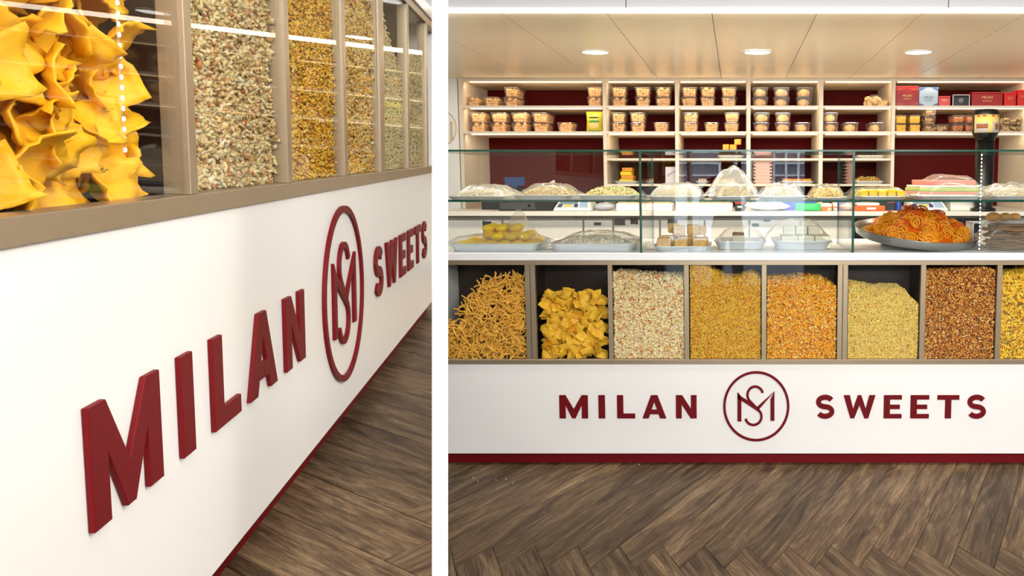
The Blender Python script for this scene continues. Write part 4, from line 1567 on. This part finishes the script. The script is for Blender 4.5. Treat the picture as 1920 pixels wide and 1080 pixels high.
# loose bag of puffs, fifth bay
xa, xb, z0, z1 = R(1625, 1669, 175, 197, YT)
pb = empty('puff_bag', ((xa + xb) / 2, YT + .09, ZA), 'clear bag of large pale puffs on the top shelf, fifth bay', 'snack bag')
fmb = MB()
rs = random.Random(3)
for k in range(60):
    x = rs.uniform(-.5, .5)
    hmax = (z1 - z0) * (1 if x < .1 else .62)
    fmb.ball((x * (xb - xa) * .9, rs.uniform(-.07, .08), .012 + rs.uniform(0, 1) * max(.002, hmax - .03)), .0165, (1.2, 1, .9), 8, 5, 0, .08, Euler((rs.uniform(0, 3), rs.uniform(0, 3), 0)).to_matrix())
obj('filling', fmb, mat('pale_puff', (224, 190, 134), .6, noise_amt=.2, nscale=60), pb)
obj('bag_skin', MB().add(*dome(0, 0, 0.001, xb - xa, .2, lambda u, v: (z1 - z0) * (1.04 if u < .1 else .74) * max(0, 1 - abs(u) ** 6) * max(0, 1 - abs(v) ** 6), 14), 0, True), PET, pb)
# bags of nuts at the right end
for lv in range(2):
    xa, xb, z0, z1 = R(1884, 1924, 221 + 13 * lv, 234 + 12 * lv, YT)
    o = MB()
    for k in range(60):
        o.ball((rs.uniform(-.5, .5) * (xb - xa), rs.uniform(-.07, .07), rs.uniform(.1, .95) * (z1 - z0)), .013, (1.2, 1, .8), 7, 4, 0, .1)
    ob = obj('nut_bag', o, mat('nut_grey_brown', (160, 138, 104), .6, noise_amt=.35, nscale=60), loc=((xa + xb) / 2, YT + .1, ZB + (0 if lv else .058)))
    tag(ob, ['upper', 'lower'][lv] + ' flat bag of brown nuts at the right end of the second shelf', 'nut bag')


def giftbox(x0, x1_, yt, m, d_, label, kind, Y=YT, rz=0.0):
    xa, xb, z0, z1 = R(x0, x1_, yt, SH['A'], Y)
    w_, h = xb - xa, z1 - ZA
    t = empty('gift_box', ((xa + xb) / 2, Y + d_ / 2, ZA), label, 'gift box')
    t.rotation_euler.z = rz
    obj('box_body', MB().box(-w_ / 2, w_ / 2, -d_ / 2, d_ / 2, .0004, h - .012), m, t, bevel=.002)
    obj('box_lid', MB().box(-w_ / 2 - .0015, w_ / 2 + .0015, -d_ / 2 - .0015, d_ / 2 + .0015, h - .0118, h), m, t, bevel=.002)
    yf = -d_ / 2 - .0022
    if kind == 'milan':
        s = min(w_ * .15, .03)
        text(t, 'MILAN', s, (0, yf, h * .62), GOLD)
        text(t, 'SWEETS', s * .5, (0, yf, h * .62 - s * .95), GOLD, 1.35)
    elif kind == 'corners':
        s = w_ * .14
        text(t, 'MILAN', s, (0, yf, h * .52), GOLD)
        text(t, 'SWEETS', s * .5, (0, yf, h * .52 - s * .95), GOLD, 1.35)
        for sx in (-1, 1):
            for zc in (.07, .86):
                pts = []
                for k in range(5):
                    obj('gold_sprig', MB().tube([(sx * (w_ * .46 - k * w_ * .075), yf, h * zc), (sx * (w_ * .43 - k * w_ * .07), yf, h * zc + (.018 - .003 * k) * (1 if zc < .5 else -1))], .0012, 4), GOLD, t)
    elif kind == 'blue':
        s = w_ * .16
        dk = mat('print_slate', (96, 92, 92), .5)
        text(t, 'MILAN', s, (0, yf, h * .47), dk)
        text(t, 'SWEETS', s * .55, (0, yf, h * .47 - s * 1.0), dk, 1.35)
        bl = mat('print_blue', (72, 104, 164), .5)
        for sx in (-1, 1):
            for zc, sz in ((.05, 1), (.95, -1)):
                m_ = MB()
                xx, z_ = sx * w_ * .49, h * zc - sz * .01
                m_.prism([(xx, z_), (xx - sx * w_ * .42, z_), (xx - sx * w_ * .2, z_ + sz * h * .11), (xx, z_ + sz * h * .2)][::(1 if -sx * sz > 0 else -1)], yf, yf + .002)
                obj('blue_sprig', m_, bl, t)
    elif kind == 'black':
        m_ = MB()
        m_.tube([(.016 * math.cos(a), yf, h * .5 + .016 * math.sin(a)) for a in np.linspace(0, 2 * PI, 25)[:-1]], .0011, 4, closed=True)
        obj('ring_print', m_, CREAMP, t)
        text(t, 'MS', .017, (0, yf, h * .5), CREAMP)
        fr = MB()
        for a in ((-w_ / 2, -w_ / 2 + .005, 0, h), (w_ / 2 - .005, w_ / 2, 0, h), (-w_ / 2, w_ / 2, h - .005, h), (-w_ / 2, w_ / 2, 0, .005)):
            fr.box(a[0], a[1], yf - .001, yf + .002, a[2] + .0005, a[3])
        obj('silver_edge', fr, ALU, t)
    return t


PALEBLUE = mat('pale_blue_card', (176, 200, 226), .5)
REDB2 = mat('bright_red_card', (196, 26, 24), .4)
giftbox(1680, 1722.5, 161.5, REDBOX, .12, 'tall red gift box with gold lettering, left of the pale blue one', 'corners')
giftbox(1723.5, 1759, 164, PALEBLUE, .10, 'pale blue gift box with blue corner pattern on the top shelf', 'blue')
giftbox(1762, 1783.5, 180, REDB2, .13, 'smallest red gift box, between the blue and black boxes', 'milan', rz=-.12)
giftbox(1786, 1818, 177.5, BLACK, .13, 'black gift box with silver edge and round emblem', 'black')
giftbox(1822, 1880, 172.6, REDBOX, .17, 'long red gift box right of the black one', 'milan')
giftbox(1883, 1905, 173.5, REDB2, .17, 'narrow red gift box right of the long red one', 'milan')
giftbox(1908, 1925, 168.5, REDB2, .17, 'red gift box at the far right end of the top shelf', 'milan')


# trays on the lower cream shelves
def small_tray(x0, x1_, py, Y, cl, n, label, h=.035, shape='flake', sz=.022):
    z = zy(py) + .0005
    xa, xb = P(x0, py, Y).x, P(x1_, py, Y).x
    ob = tag(obj('shelf_tray', tray_mb(xb - xa, .28, .022, .03), ALU, loc=((xa + xb) / 2, Y + .14, z)), label, 'tray', 'small trays on the lower shelves')
    return (xa + xb) / 2, Y + .14, z + .004, xb - xa


NUTC = [((222, 180, 92), 4), ((238, 208, 130), 3), ((190, 140, 64), 1)]
c = small_tray(1345, 1396, 296.8, YT, NUTC, 0, 'tray of orange squares on the shelf above the case, third bay')
for k, (dx, dz, s) in enumerate(((-.07, 0, .055), (-.01, 0, .055), (.05, 0, .055), (-.04, .05, .05), (.02, .05, .05), (.055, .098, .05))):
    slab('orange_square', (c[0] + dx, c[1] - .05, c[2] + .02 + dz * .9), s, s, .045, SWO, 'orange sweet square piled on the third bay shelf tray', 'sweet', 'orange sweet squares', rz=random.uniform(-.2, .2))
c = small_tray(1606, 1662, 296.8, YT, NUTC, 0, 'tray of nut brittle on the upper shelf of the fifth bay')
mound('nut_brittle', c[0], c[1], c[2], c[3] - .04, .22, .036, NUTC, [('flake', 1, .026)], 260, (190, 140, 70), 'golden nut brittle heaped in the upper fifth bay tray', 6)
c = small_tray(1602, 1660, 345, YT, NUTC, 0, 'tray of nut clusters on the lower shelf of the fifth bay')
mound('nut_clusters', c[0], c[1], c[2], c[3] - .04, .22, .05, NUTC, [('flake', 1, .026)], 260, (190, 140, 70), 'golden nut clusters heaped in the lower fifth bay tray', 6)
c = small_tray(1150, 1196, 345, YT, NUTC, 0, 'tray with a pile of orange slabs, second bay lower shelf')
for k in range(4):
    slab('orange_slab', (c[0] + .01 * (k % 2), c[1] - .03, c[2] + .004 + k * .0305), .11 - .01 * k, .16, .03, SWO if k % 2 else SWY, 'orange slab in the pile on the second bay lower shelf', 'sweet', 'piled orange slabs')
for (x0, x1_, lb) in ((1303, 1330, 'narrow tray of tan slabs on the third bay lower shelf'), (1336, 1384, 'wide tray of orange slabs on the third bay lower shelf'), (1462, 1528, 'tray of mixed sweets on the fourth bay lower shelf')):
    c = small_tray(x0, x1_, 345, YT, NUTC, 0, lb)
    for q in range(3):
        slab('sweet_slab', (c[0] + (q - 1) * (c[3] - .05) / 3, c[1], c[2] + .003), (c[3] - .06) / 3, .2, .034, SWO if x0 > 1330 else CAKEP, 'flat sweet slab in the ' + lb.split(' on')[0], 'sweet', 'slabs in the ' + lb.split(' on')[0])
# reflection of brick quoins, built as stacked pink boxes in the fourth bay
PKB = mat('quoin_reflection_pink', (222, 180, 162), .6)
for k in range(9):
    xa, xb, z0, z1 = R(1413, 1447, 288, 345, YT)
    hh = .0262
    z = zy(345) + .0006 + k * hh
    if z + hh > zy(301):
        break
    o = obj('quoin_reflection', MB().box(-.056, .056, 0.006, .16, 0, hh * .5).box(-.073, .073, -.004, .164, hh * .5, hh - .0006), PKB, loc=((xa + xb) / 2, YT, z))
    tag(o, 'flat pink box standing in for a reflected brick quoin, fourth bay', 'quoin reflection', 'reflected brick quoins')
o = obj('white_notice', MB().box(-.045, .045, 0, .003, 0, .135), mat('notice_paper', (228, 220, 232), .7), loc=(P(1258, 340, YT).x, YT + .02, zy(345) + .001))
tag(o, 'small white paper notice standing on the second bay lower shelf', 'notice')
m_ = MB()
m_.tube([(-.035 + .007 * k, -.0015, .062 + .012 * math.sin(k * 2.4) + .004 * k) for k in range(11)], .0022, 4)
obj('handwriting', m_, mat('purple_ink', (150, 90, 150), .6), o)

# ------------------------------------------------------------------ things on the back worktop
WZ = 1.2302
YW = 6.2


def wbox(name, x0, x1_, yt, m, d_, label, cat, Y=YW, bev=.003, rz=0):
    xa, xb = P(x0, 385, Y).x, P(x1_, 385, Y).x
    h = P((x0 + x1_) / 2, yt, Y).z - WZ
    t = empty(name, ((xa + xb) / 2, Y + d_ / 2, WZ), label, cat)
    t.rotation_euler.z = rz
    obj('body', MB().box(-(xb - xa) / 2, (xb - xa) / 2, -d_ / 2, d_ / 2, 0, h), m, t, bevel=bev)
    return t, xb - xa, h


t, w_, h = wbox('cash_drawer', 935, 1034, 376, BLACK, .34, 'wide black cash drawer with a round lock on the worktop', 'cash drawer')
obj('drawer_front', MB().box(-w_ / 2 + .01, w_ / 2 - .12, -.176, -.17, .012, h - .015), DARK, t, bevel=.001)
obj('lock', MB().lathe([(.0005, 0), (.011, 0), (.012, -.006)], 16), ALU, t, loc=(w_ * .08, -.176, h * .5)).rotation_euler = (PI / 2, 0, 0)


def scale(x0, x1_, label, platter_side, Y=YW - .04):
    xa, xb = P(x0, 390, Y).x, P(x1_, 390, Y).x
    w_ = xb - xa
    t = empty('weighing_scale', ((xa + xb) / 2, Y, WZ), label, 'scale', 'weighing scales on the worktop')
    b = MB()
    b.add([(-w_ / 2, 0, .001), (w_ / 2, 0, .001), (w_ / 2, .26, .001), (-w_ / 2, .26, .001), (-w_ / 2 + .004, .004, .018), (w_ / 2 - .004, .004, .018), (w_ / 2 - .03, .13, .085), (-w_ / 2 + .03, .13, .085), (w_ / 2 - .01, .26, .085), (-w_ / 2 + .01, .26, .085)],
          [(0, 3, 2, 1), (0, 1, 5, 4), (4, 5, 6, 7), (7, 6, 8, 9), (1, 2, 8, 6, 5), (2, 3, 9, 8), (3, 0, 4, 7, 9)])
    obj('housing', b, CREAMP, t, bevel=.004)
    sl = math.atan2(.067, .126)
    def face(name, u0, u1, v0, v1, m):
        k = MB()
        pts = []
        for u, v in ((u0, v0), (u1, v0), (u1, v1), (u0, v1)):
            sh = 1 - v * .2
            pts.append((u * w_ * sh, .004 + v * .126, .018 + v * .067))
        nrm = Vector((0, -math.sin(sl), math.cos(sl)))
        k.add([Vector(p) + nrm * .0006 for p in pts] + [Vector(p) + nrm * .003 for p in pts], [(4, 5, 6, 7), (0, 1, 5, 4), (1, 2, 6, 5), (2, 3, 7, 6), (3, 0, 4, 7)])
        return obj(name, k, m, t)
    face('display_surround', -.42, .12, .45, .92, LCDB)
    face('blue_keys', -.42, -.30, .12, .42, NAVY)
    face('lcd', -.26, .0, .14, .42, LCD)
    face('blue_keys', .03, .14, .12, .42, NAVY)
    face('key_pad', .18, .42, .1, .92, mat('key_pad_blue', (150, 178, 214), .5))
    pl = MB().box(-w_ / 2 + .0, w_ / 2 - .0, .10, .38, .098, .104)
    if platter_side:
        pl = MB().box(w_ / 2 + .005, w_ / 2 + .26, .02, .30, .070, .084).box(w_ / 2 + .03, w_ / 2 + .22, .05, .28, .001, .070)
        obj('platform', pl, CREAMP, t, bevel=.005)
    else:
        obj('platform', pl, STEEL, t, bevel=.002)
    return t


scale(1037, 1108, 'pale weighing scale with yellow lcd, right of the black drawer', False)
scale(1706, 1778, 'pale weighing scale with a side platform, behind the jalebi', True)
FOAM = mat('white_foam', (236, 234, 230), .7)
for x0, x1_, lb in ((1108, 1152, 'grey crumpled packet beside the left weighing scale'),):
    o = obj('crumpled_packet', MB().ball((0, 0, 0), .07, (1.15, .9, .42), 14, 9, 0, .12), mat('grey_plastic_bag', (176, 180, 190), .35), loc=(P(1130, 390, YW).x, YW + .08, WZ + .029))
    tag(o, lb, 'packet')
for k, (x0, x1_) in enumerate(((1155, 1198), (1212, 1260), (1268, 1374))):
    t, w_, h = wbox('foam_tray', x0, x1_, 381.5, FOAM, .24, ['small white foam tray left of the first glass joint', 'white foam tray right of the first glass joint', 'long white foam tray with tan sweets near the black packet'][k], 'foam tray', bev=.006)
    obj('sweets', MB().box(-w_ / 2 + .012, w_ / 2 - .012, -.10, .10, h, h + .012), CAKEP, t, bevel=.004)
t, w_, h = wbox('black_packet', 1378, 1396, 377, BLACK, .06, 'small black packet with red top by the shelf upright', 'packet', Y=YW - .06)
obj('red_flap', MB().box(-w_ / 2 - .001, w_ / 2 + .001, -.031, .031, h - .018, h + .001), REDB2, t)
obj('white_print', MB().box(-w_ * .25, w_ * .25, -.0312, -.030, h * .35, h * .5), CREAMP, t)
t, w_, h = wbox('blue_roll_box', 1416, 1530, 378.5, mat('blue_card', (70, 92, 190), .4), .12, 'long blue roll box lying on the worktop', 'box', Y=YW + .1)
obj('end_cap', MB().lathe([(.0005, 0), (.028, 0), (.028, .01)], 16), NAVY, t, loc=(-w_ / 2 + .03, -.061, h * .5)).rotation_euler = (PI / 2, 0, 0)
o = obj('white_carrier_bag', MB().ball((0, 0, 0), .11, (1.45, .7, .30), 18, 10, 0, .13), mat('white_bag', (240, 238, 236), .4), loc=(P(1438, 396, YW).x, YW + .03, WZ + .036))
tag(o, 'crumpled white carrier bag in front of the blue roll box', 'bag')
o = obj('green_packet', pillow(.19, .055, .05), mat('green_packet', (60, 196, 110), .35), loc=(P(1516, 394, YW - .05).x, YW - .02, WZ + .001))
tag(o, 'bright green packet lying beside the white carrier bag', 'packet')
t, w_, h = wbox('orange_packet', 1541, 1552, 391, mat('orange_card', (236, 116, 40), .5), .06, 'tiny orange packet end beside the green packet', 'packet', Y=YW - .05)
for k, (x0, x1_, yt) in enumerate(((1532, 1560, 381), (1562, 1594, 380))):
    t, w_, h = wbox('bread_packet', x0, x1_, yt, mat('pale_packet', (236, 216, 200), .45, noise_amt=.12, nscale=20), .14, ['pale bread packet, left of a pair before the second joint', 'pale bread packet, right of a pair before the second joint'][k], 'packet', Y=YW + .04, bev=.012)
    obj('red_band', MB().box(-w_ / 2 - .001, w_ / 2 + .001, -.071, .071, h * .3, h * .55), mat('coral_print', (226, 130, 100), .5), t)
t, w_, h = wbox('orange_white_packet', 1604, 1660, 386, mat('orange_print', (232, 88, 20), .45), .14, 'orange and white packet right of the second glass joint', 'packet', Y=YW - .06, bev=.006)
obj('white_top', MB().box(-w_ / 2 + .012, w_ / 2 - .04, -.066, .066, h + .0005, h + .022), CREAMP, t, bevel=.008)
obj('white_panel', MB().box(-w_ * .12, w_ * .18, -.0716, -.0702, h * .3, h * .7), CREAMP, t)
t, w_, h = wbox('snack_packet', 1614, 1636, 377, mat('snack_picture', (206, 160, 70), .5, noise_amt=.3, nscale=50), .06, 'upright tan packet behind the orange and white packet', 'packet', Y=YW + .14)
t, w_, h = wbox('black_box', 1637, 1682, 371, mat('near_black_card', (16, 17, 26), .4), .16, 'black box with red print left of the blue bottle', 'box', Y=YW + .06)
obj('red_print', MB().box(w_ * .1, w_ * .42, -.0812, -.0802, h * .62, h * .8), REDB2, t)
o = obj('blue_bottle', MB().lathe([(.0005, 0), (.021, 0), (.022, .01), (.022, .075), (.012, .095), (.012, .11), (.0005, .11)], 16), mat('blue_plastic', (26, 60, 150), .3), loc=(P(1687, 390, YW).x, YW + .05, WZ))
tag(o, 'small blue bottle between the black box and the scale', 'bottle')
o = obj('monitor', MB().box(-.075, .075, 0, .014, .02, .085).box(-.02, .02, .0, .05, 0, .02), mat('monitor_blue', (44, 72, 120), .3), loc=(P(965, 352, 6.5).x, 6.5, P(965, 353, 6.5).z))
tag(o, 'small dark blue screen low in the first bay', 'screen')
tag(obj('till_stand', MB().box(-.3, .1, -.05, .3, 0, P(965, 353, 6.5).z - WZ - .0005), BLACK, loc=(P(965, 352, 6.5).x + .05, 6.52, WZ)), 'black till unit under the blue screen in the first bay', 'till')
ph = empty('telephone', (P(1020, 352, 6.6).x, 6.6, P(965, 353, 6.5).z + .0005), 'white telephone handset lying in the first bay', 'telephone')
obj('base', MB().box(-.08, .07, -.02, .1, 0, .014), mat('phone_grey', (90, 120, 140), .4), ph, bevel=.003)
obj('handset', MB().tube([(-.07, 0, .022), (-.03, 0, .03), (.04, 0, .032), (.085, 0, .05)], [.014, .009, .009, .016], 8), CREAMP, ph)

# drinks machine with a labelled hopper
YD = 6.02
dx = P(1857.5, 230, YD).x
zt = lambda py: P(1857, py, YD).z
d = empty('drink_dispenser', (dx, YD + .12, WZ), 'black drink dispenser with a yellow labelled drum, in front of the right bay', 'dispenser')
zb = [zt(q) - WZ for q in (391, 300, 262, 256, 249, 213, 207, 203)]
rr = (P(1882, 230, YD).x - P(1833, 230, YD).x) / 2
obj('foot', MB().lathe([(.0005, .0), (.09, 0), (.09, .02), (.06, .03), (.0005, .03)], 28), BLACK, d)
obj('column', MB().lathe([(.066, .028), (.066, zb[2]), (.0005, zb[2])], 28), BLACK, d)
obj('drum', MB().lathe([(.0005, zb[2] + .0005), (.07, zb[2] + .0005), (rr * .8, zb[3]), (rr, zb[4]), (rr, zb[5])], 36), BLACK, d)
obj('lid', MB().lathe([(rr + .001, zb[5] + .0005), (rr + .001, zb[5] + .012), (rr - .006, zb[6]), (rr - .006, zb[7] - .004), (rr - .012, zb[7]), (.0005, zb[7])], 36), BLACK, d)


def wrap(name, a0, a1, z0, z1, m, k=.0012, n=14):
    b = MB()
    vs, fs = [], []
    for i in range(n + 1):
        a = math.radians(a0 + (a1 - a0) * i / n) - PI / 2
        for r in (rr + .0004, rr + k):
            vs += [(r * math.cos(a), r * math.sin(a), z0), (r * math.cos(a), r * math.sin(a), z1)]
    for i in range(n):
        o_ = i * 4
        fs += [(o_ + 2, o_ + 6, o_ + 7, o_ + 3), (o_ + 1, o_ + 3, o_ + 7, o_ + 5), (o_, o_ + 4, o_ + 6, o_ + 2)]
    return obj(name, b.add(vs, fs, 0, True), m, d)


wrap('yellow_label', -72, 72, zb[4] + .004, zb[5] - .003, mat('label_yellow', (240, 214, 120), .4))
hh = zb[5] - zb[4]
wrap('grey_panel', -66, -4, zb[4] + .006, zb[4] + hh * .55, mat('label_grey', (196, 190, 180), .45), .0018)
wrap('food_picture', -58, -6, zb[4] + hh * .25, zb[4] + hh * .47, mat('food_brown', (160, 96, 50), .5, noise_amt=.5, nscale=60), .0024)
wrap('grey_panel', 14, 60, zb[4] + .006, zb[4] + hh * .6, mat('label_grey', (196, 190, 180), .45), .0018)
wrap('food_picture', 26, 52, zb[4] + hh * .2, zb[4] + hh * .5, mat('food_brown', (160, 96, 50), .5), .0024)
for a in (-56, -30, 10, 40):
    wrap('red_print', a, a + 16, zb[4] + hh * .88, zb[4] + hh * .94, REDB2, .002, 4)

# a few stray crumbs on the floor
cm = mat('crumb', (226, 200, 120), .7)
for k, (px, py) in enumerate(((1198, 872), (949, 900), (930, 901), (1092, 903), (887, 897), (962, 907), (896, 903))):
    b, a = (py - CY) / F, (px - CX) / F
    dv = Vector((a, math.cos(PITCH) - b * math.sin(PITCH), -math.sin(PITCH) - b * math.cos(PITCH)))
    q = dv * (-EYE / dv.z)
    tag(obj('snack_crumb', MB().ball((0, 0, .0025), .0032, (1, 1, .8), 6, 4, 0, .2), cm, loc=(q.x, q.y, .0006)), 'tiny yellow crumb on the floor before the counter', 'crumb', 'crumbs on the floor')

# ------------------------------------------------------------------ shop front and street behind the photographer (seen reflected in the glass)
DOORF = mat('brown_door_frame', (62, 40, 28), .45)
DWALL = mat('dark_brown_wall', (44, 32, 26), .7)
OX0, OX1, OZ = -1.03, 0.99, 2.35
wf = obj('wall_front', MB().box(-4.5, OX0, -3.1, -3.0, 0, 2.88).box(OX1, 4.5, -3.1, -3.0, 0, 2.88).box(OX0, OX1, -3.1, -3.0, OZ, 2.88), DWALL)
tag(wf, kind='structure')
dr = obj('door_1', MB().box(OX0, OX0 + .06, -3.08, -3.02, 0, OZ).box(OX1 - .06, OX1, -3.08, -3.02, 0, OZ).box(OX0 + .06, OX1 - .06, -3.08, -3.02, OZ - .06, OZ).box(.02, .07, -3.08, -3.02, 0, OZ - .06), DOORF)
tag(dr, kind='structure')
obj('door_glass', MB().box(OX0 + .06, OX1 - .06, -3.052, -3.046, .02, OZ - .06), GLASS, dr)
tag(obj('street', MB().box(-14, 14, -16, -3.12, -.2, -.06), mat('grey_paving', (150, 152, 156), .8, noise_amt=.15, nscale=3)), kind='structure')
fac = obj('street_facade', MB().box(-9, 9, -10.4, -10.0, -.06, 1.25), mat('white_render', (226, 226, 226), .8))
tag(fac, kind='structure')
obj('upper_wall', MB().box(-9, 9, -10.4, -10.0, 1.25, 6), mat('window_grey', (112, 116, 126), .3), fac)
WF = mat('white_sash', (240, 240, 240), .5)
sash = MB()
for x0, x1_ in ((-1.72, .33), (.82, 1.62)):
    for z in (1.26, 1.52, 1.78, 2.02):
        sash.box(x0, x1_, -10.0, -9.95, z, z + .035)
    for x in np.linspace(x0, x1_, 4):
        sash.box(x - .025, x + .025, -10.0, -9.94, 1.25, 2.06)
obj('window_sash', sash, WF, fac)
bk = MB()
for x0, x1_ in ((.38, .78), (-2.1, -1.76), (1.66, 2.2)):
    for k in range(14):
        e = .03 if k % 2 else 0
        bk.box(x0 - e, x1_ + e, -10.0, -9.93, 1.25 + k * .075, 1.25 + k * .075 + .066)
obj('brick_quoins', bk, mat('pale_red_brick', (196, 140, 118), .8, noise_amt=.2, nscale=8), fac)

# the photographer
def figure():
    V, Ed, Rd = [], [], []
    def j(p, r, par=None):
        V.append(p)
        Rd.append(r if isinstance(r, tuple) else (r, r))
        if par is not None:
            Ed.append((par, len(V) - 1))
        return len(V) - 1
    X, Y = -.09, -.46
    pel = j((X, Y, .98), (.15, .11))
    wa = j((X, Y, 1.12), (.135, .10), pel)
    ch = j((X, Y + .005, 1.30), (.155, .11), wa)
    sh = j((X, Y + .01, 1.44), (.12, .085), ch)
    nk = j((X, Y + .02, 1.535), (.055, .055), sh)
    h0 = j((X, Y + .035, 1.61), (.072, .085), nk)
    h1 = j((X, Y + .04, 1.69), (.078, .095), h0)
    j((X, Y + .035, 1.765), (.05, .06), h1)
    for s in (-1, 1):
        a = j((X + s * .185, Y, 1.43), .062, sh)
        e = j((X + s * .27, Y + .12, 1.19), .043, a)
        wx = .055 * s
        wr = j((wx + s * .015, -.135, 1.345), .028, e)
        pm_ = j((wx, -.085, 1.395), (.030, .018), wr)
        for q in range(4):
            f0 = j((wx - s * (.004 + .004 * q), -.062, 1.41 + .019 * q), .0095, pm_)
            f1 = j((wx - s * (.022 + .004 * q), -.048, 1.415 + .021 * q), .0085, f0)
            j((wx - s * (.04 + .002 * q), -.052, 1.418 + .021 * q), .007, f1)
        t0 = j((wx - s * .012, -.11, 1.42), .011, pm_)
        j((wx - s * .03, -.088, 1.45), .009, t0)
        hp = j((X + s * .095, Y, .92), .105, pel)
        kn = j((X + s * .11, Y + .015, .50), .062, hp)
        an = j((X + s * .115, Y - .01, .10), .042, kn)
        j((X + s * .125, Y + .09, .045), (.04, .036), an)
    me = bpy.data.meshes.new('person')
    me.from_pydata(V, Ed, [])
    o = link('person', me)
    o.modifiers.new('skin', 'SKIN').use_smooth_shade = True
    o.modifiers.new('sub', 'SUBSURF').levels = 1
    for k, d_ in enumerate(me.skin_vertices[0].data):
        d_.radius = Rd[k]
        d_.use_root = k == 0
    dg = bpy.context.evaluated_depsgraph_get()
    dg.update()
    m2 = bpy.data.meshes.new_from_object(o.evaluated_get(dg))
    o.modifiers.clear()
    o.data = m2
    m2.materials.clear()
    for m in (mat('skin', (150, 104, 78), .6), mat('dark_wine_top', (44, 22, 26), .85), mat('dark_trousers', (26, 24, 28), .85), mat('black_shoe', (18, 18, 18), .5)):
        m2.materials.append(m)
    for p in m2.polygons:
        c = p.center
        hand = c.y > -.15 and c.z > 1.2
        p.material_index = 0 if (c.z > 1.525 or hand) else 1 if c.z > .97 else 2 if c.z > .075 else 3
    tag(o, 'person in a dark wine top holding up a phone, mirrored in the case glass', 'person')
    c0 = Vector((X, Y + .04, 1.70))
    hb = MB().ball(c0 + Vector((0, -.018, .012)), .108, (.86, 1, 1.0), 16, 10)
    hb.f = [f for f in hb.f if not (sum(hb.v[i][1] for i in f) / 4 > c0.y + .045 and sum(hb.v[i][2] for i in f) / 4 < c0.z + .055)]
    hb.m, hb.sm = hb.m[:len(hb.f)], hb.sm[:len(hb.f)]
    obj('hair', hb, mat('black_hair', (16, 13, 12), .6), o)
    for s in (-1, 1):
        obj('eye', MB().ball((X + s * .032, Y + .123, 1.672), .011, (1.2, .6, .8), 8, 6), CREAMP, o)
        obj('ear', MB().ball((X + s * .081, Y + .03, 1.655), .026, (.35, .7, 1.1), 8, 6), mat('skin'), o)
    obj('nose', MB().ball((X, Y + .135, 1.645), .014, (.8, 1.1, 1.5), 8, 6), mat('skin'), o)
    obj('mouth', MB().ball((X, Y + .118, 1.607), .022, (1, .4, .3), 10, 5), mat('lips', (120, 66, 60), .5), o)


figure()
ph2 = obj('phone', MB().box(-.037, .037, -.052, -.044, 1.395, 1.545), BLACK, bevel=.004)
tag(ph2, 'black phone held up in both hands by the mirrored person', 'phone')
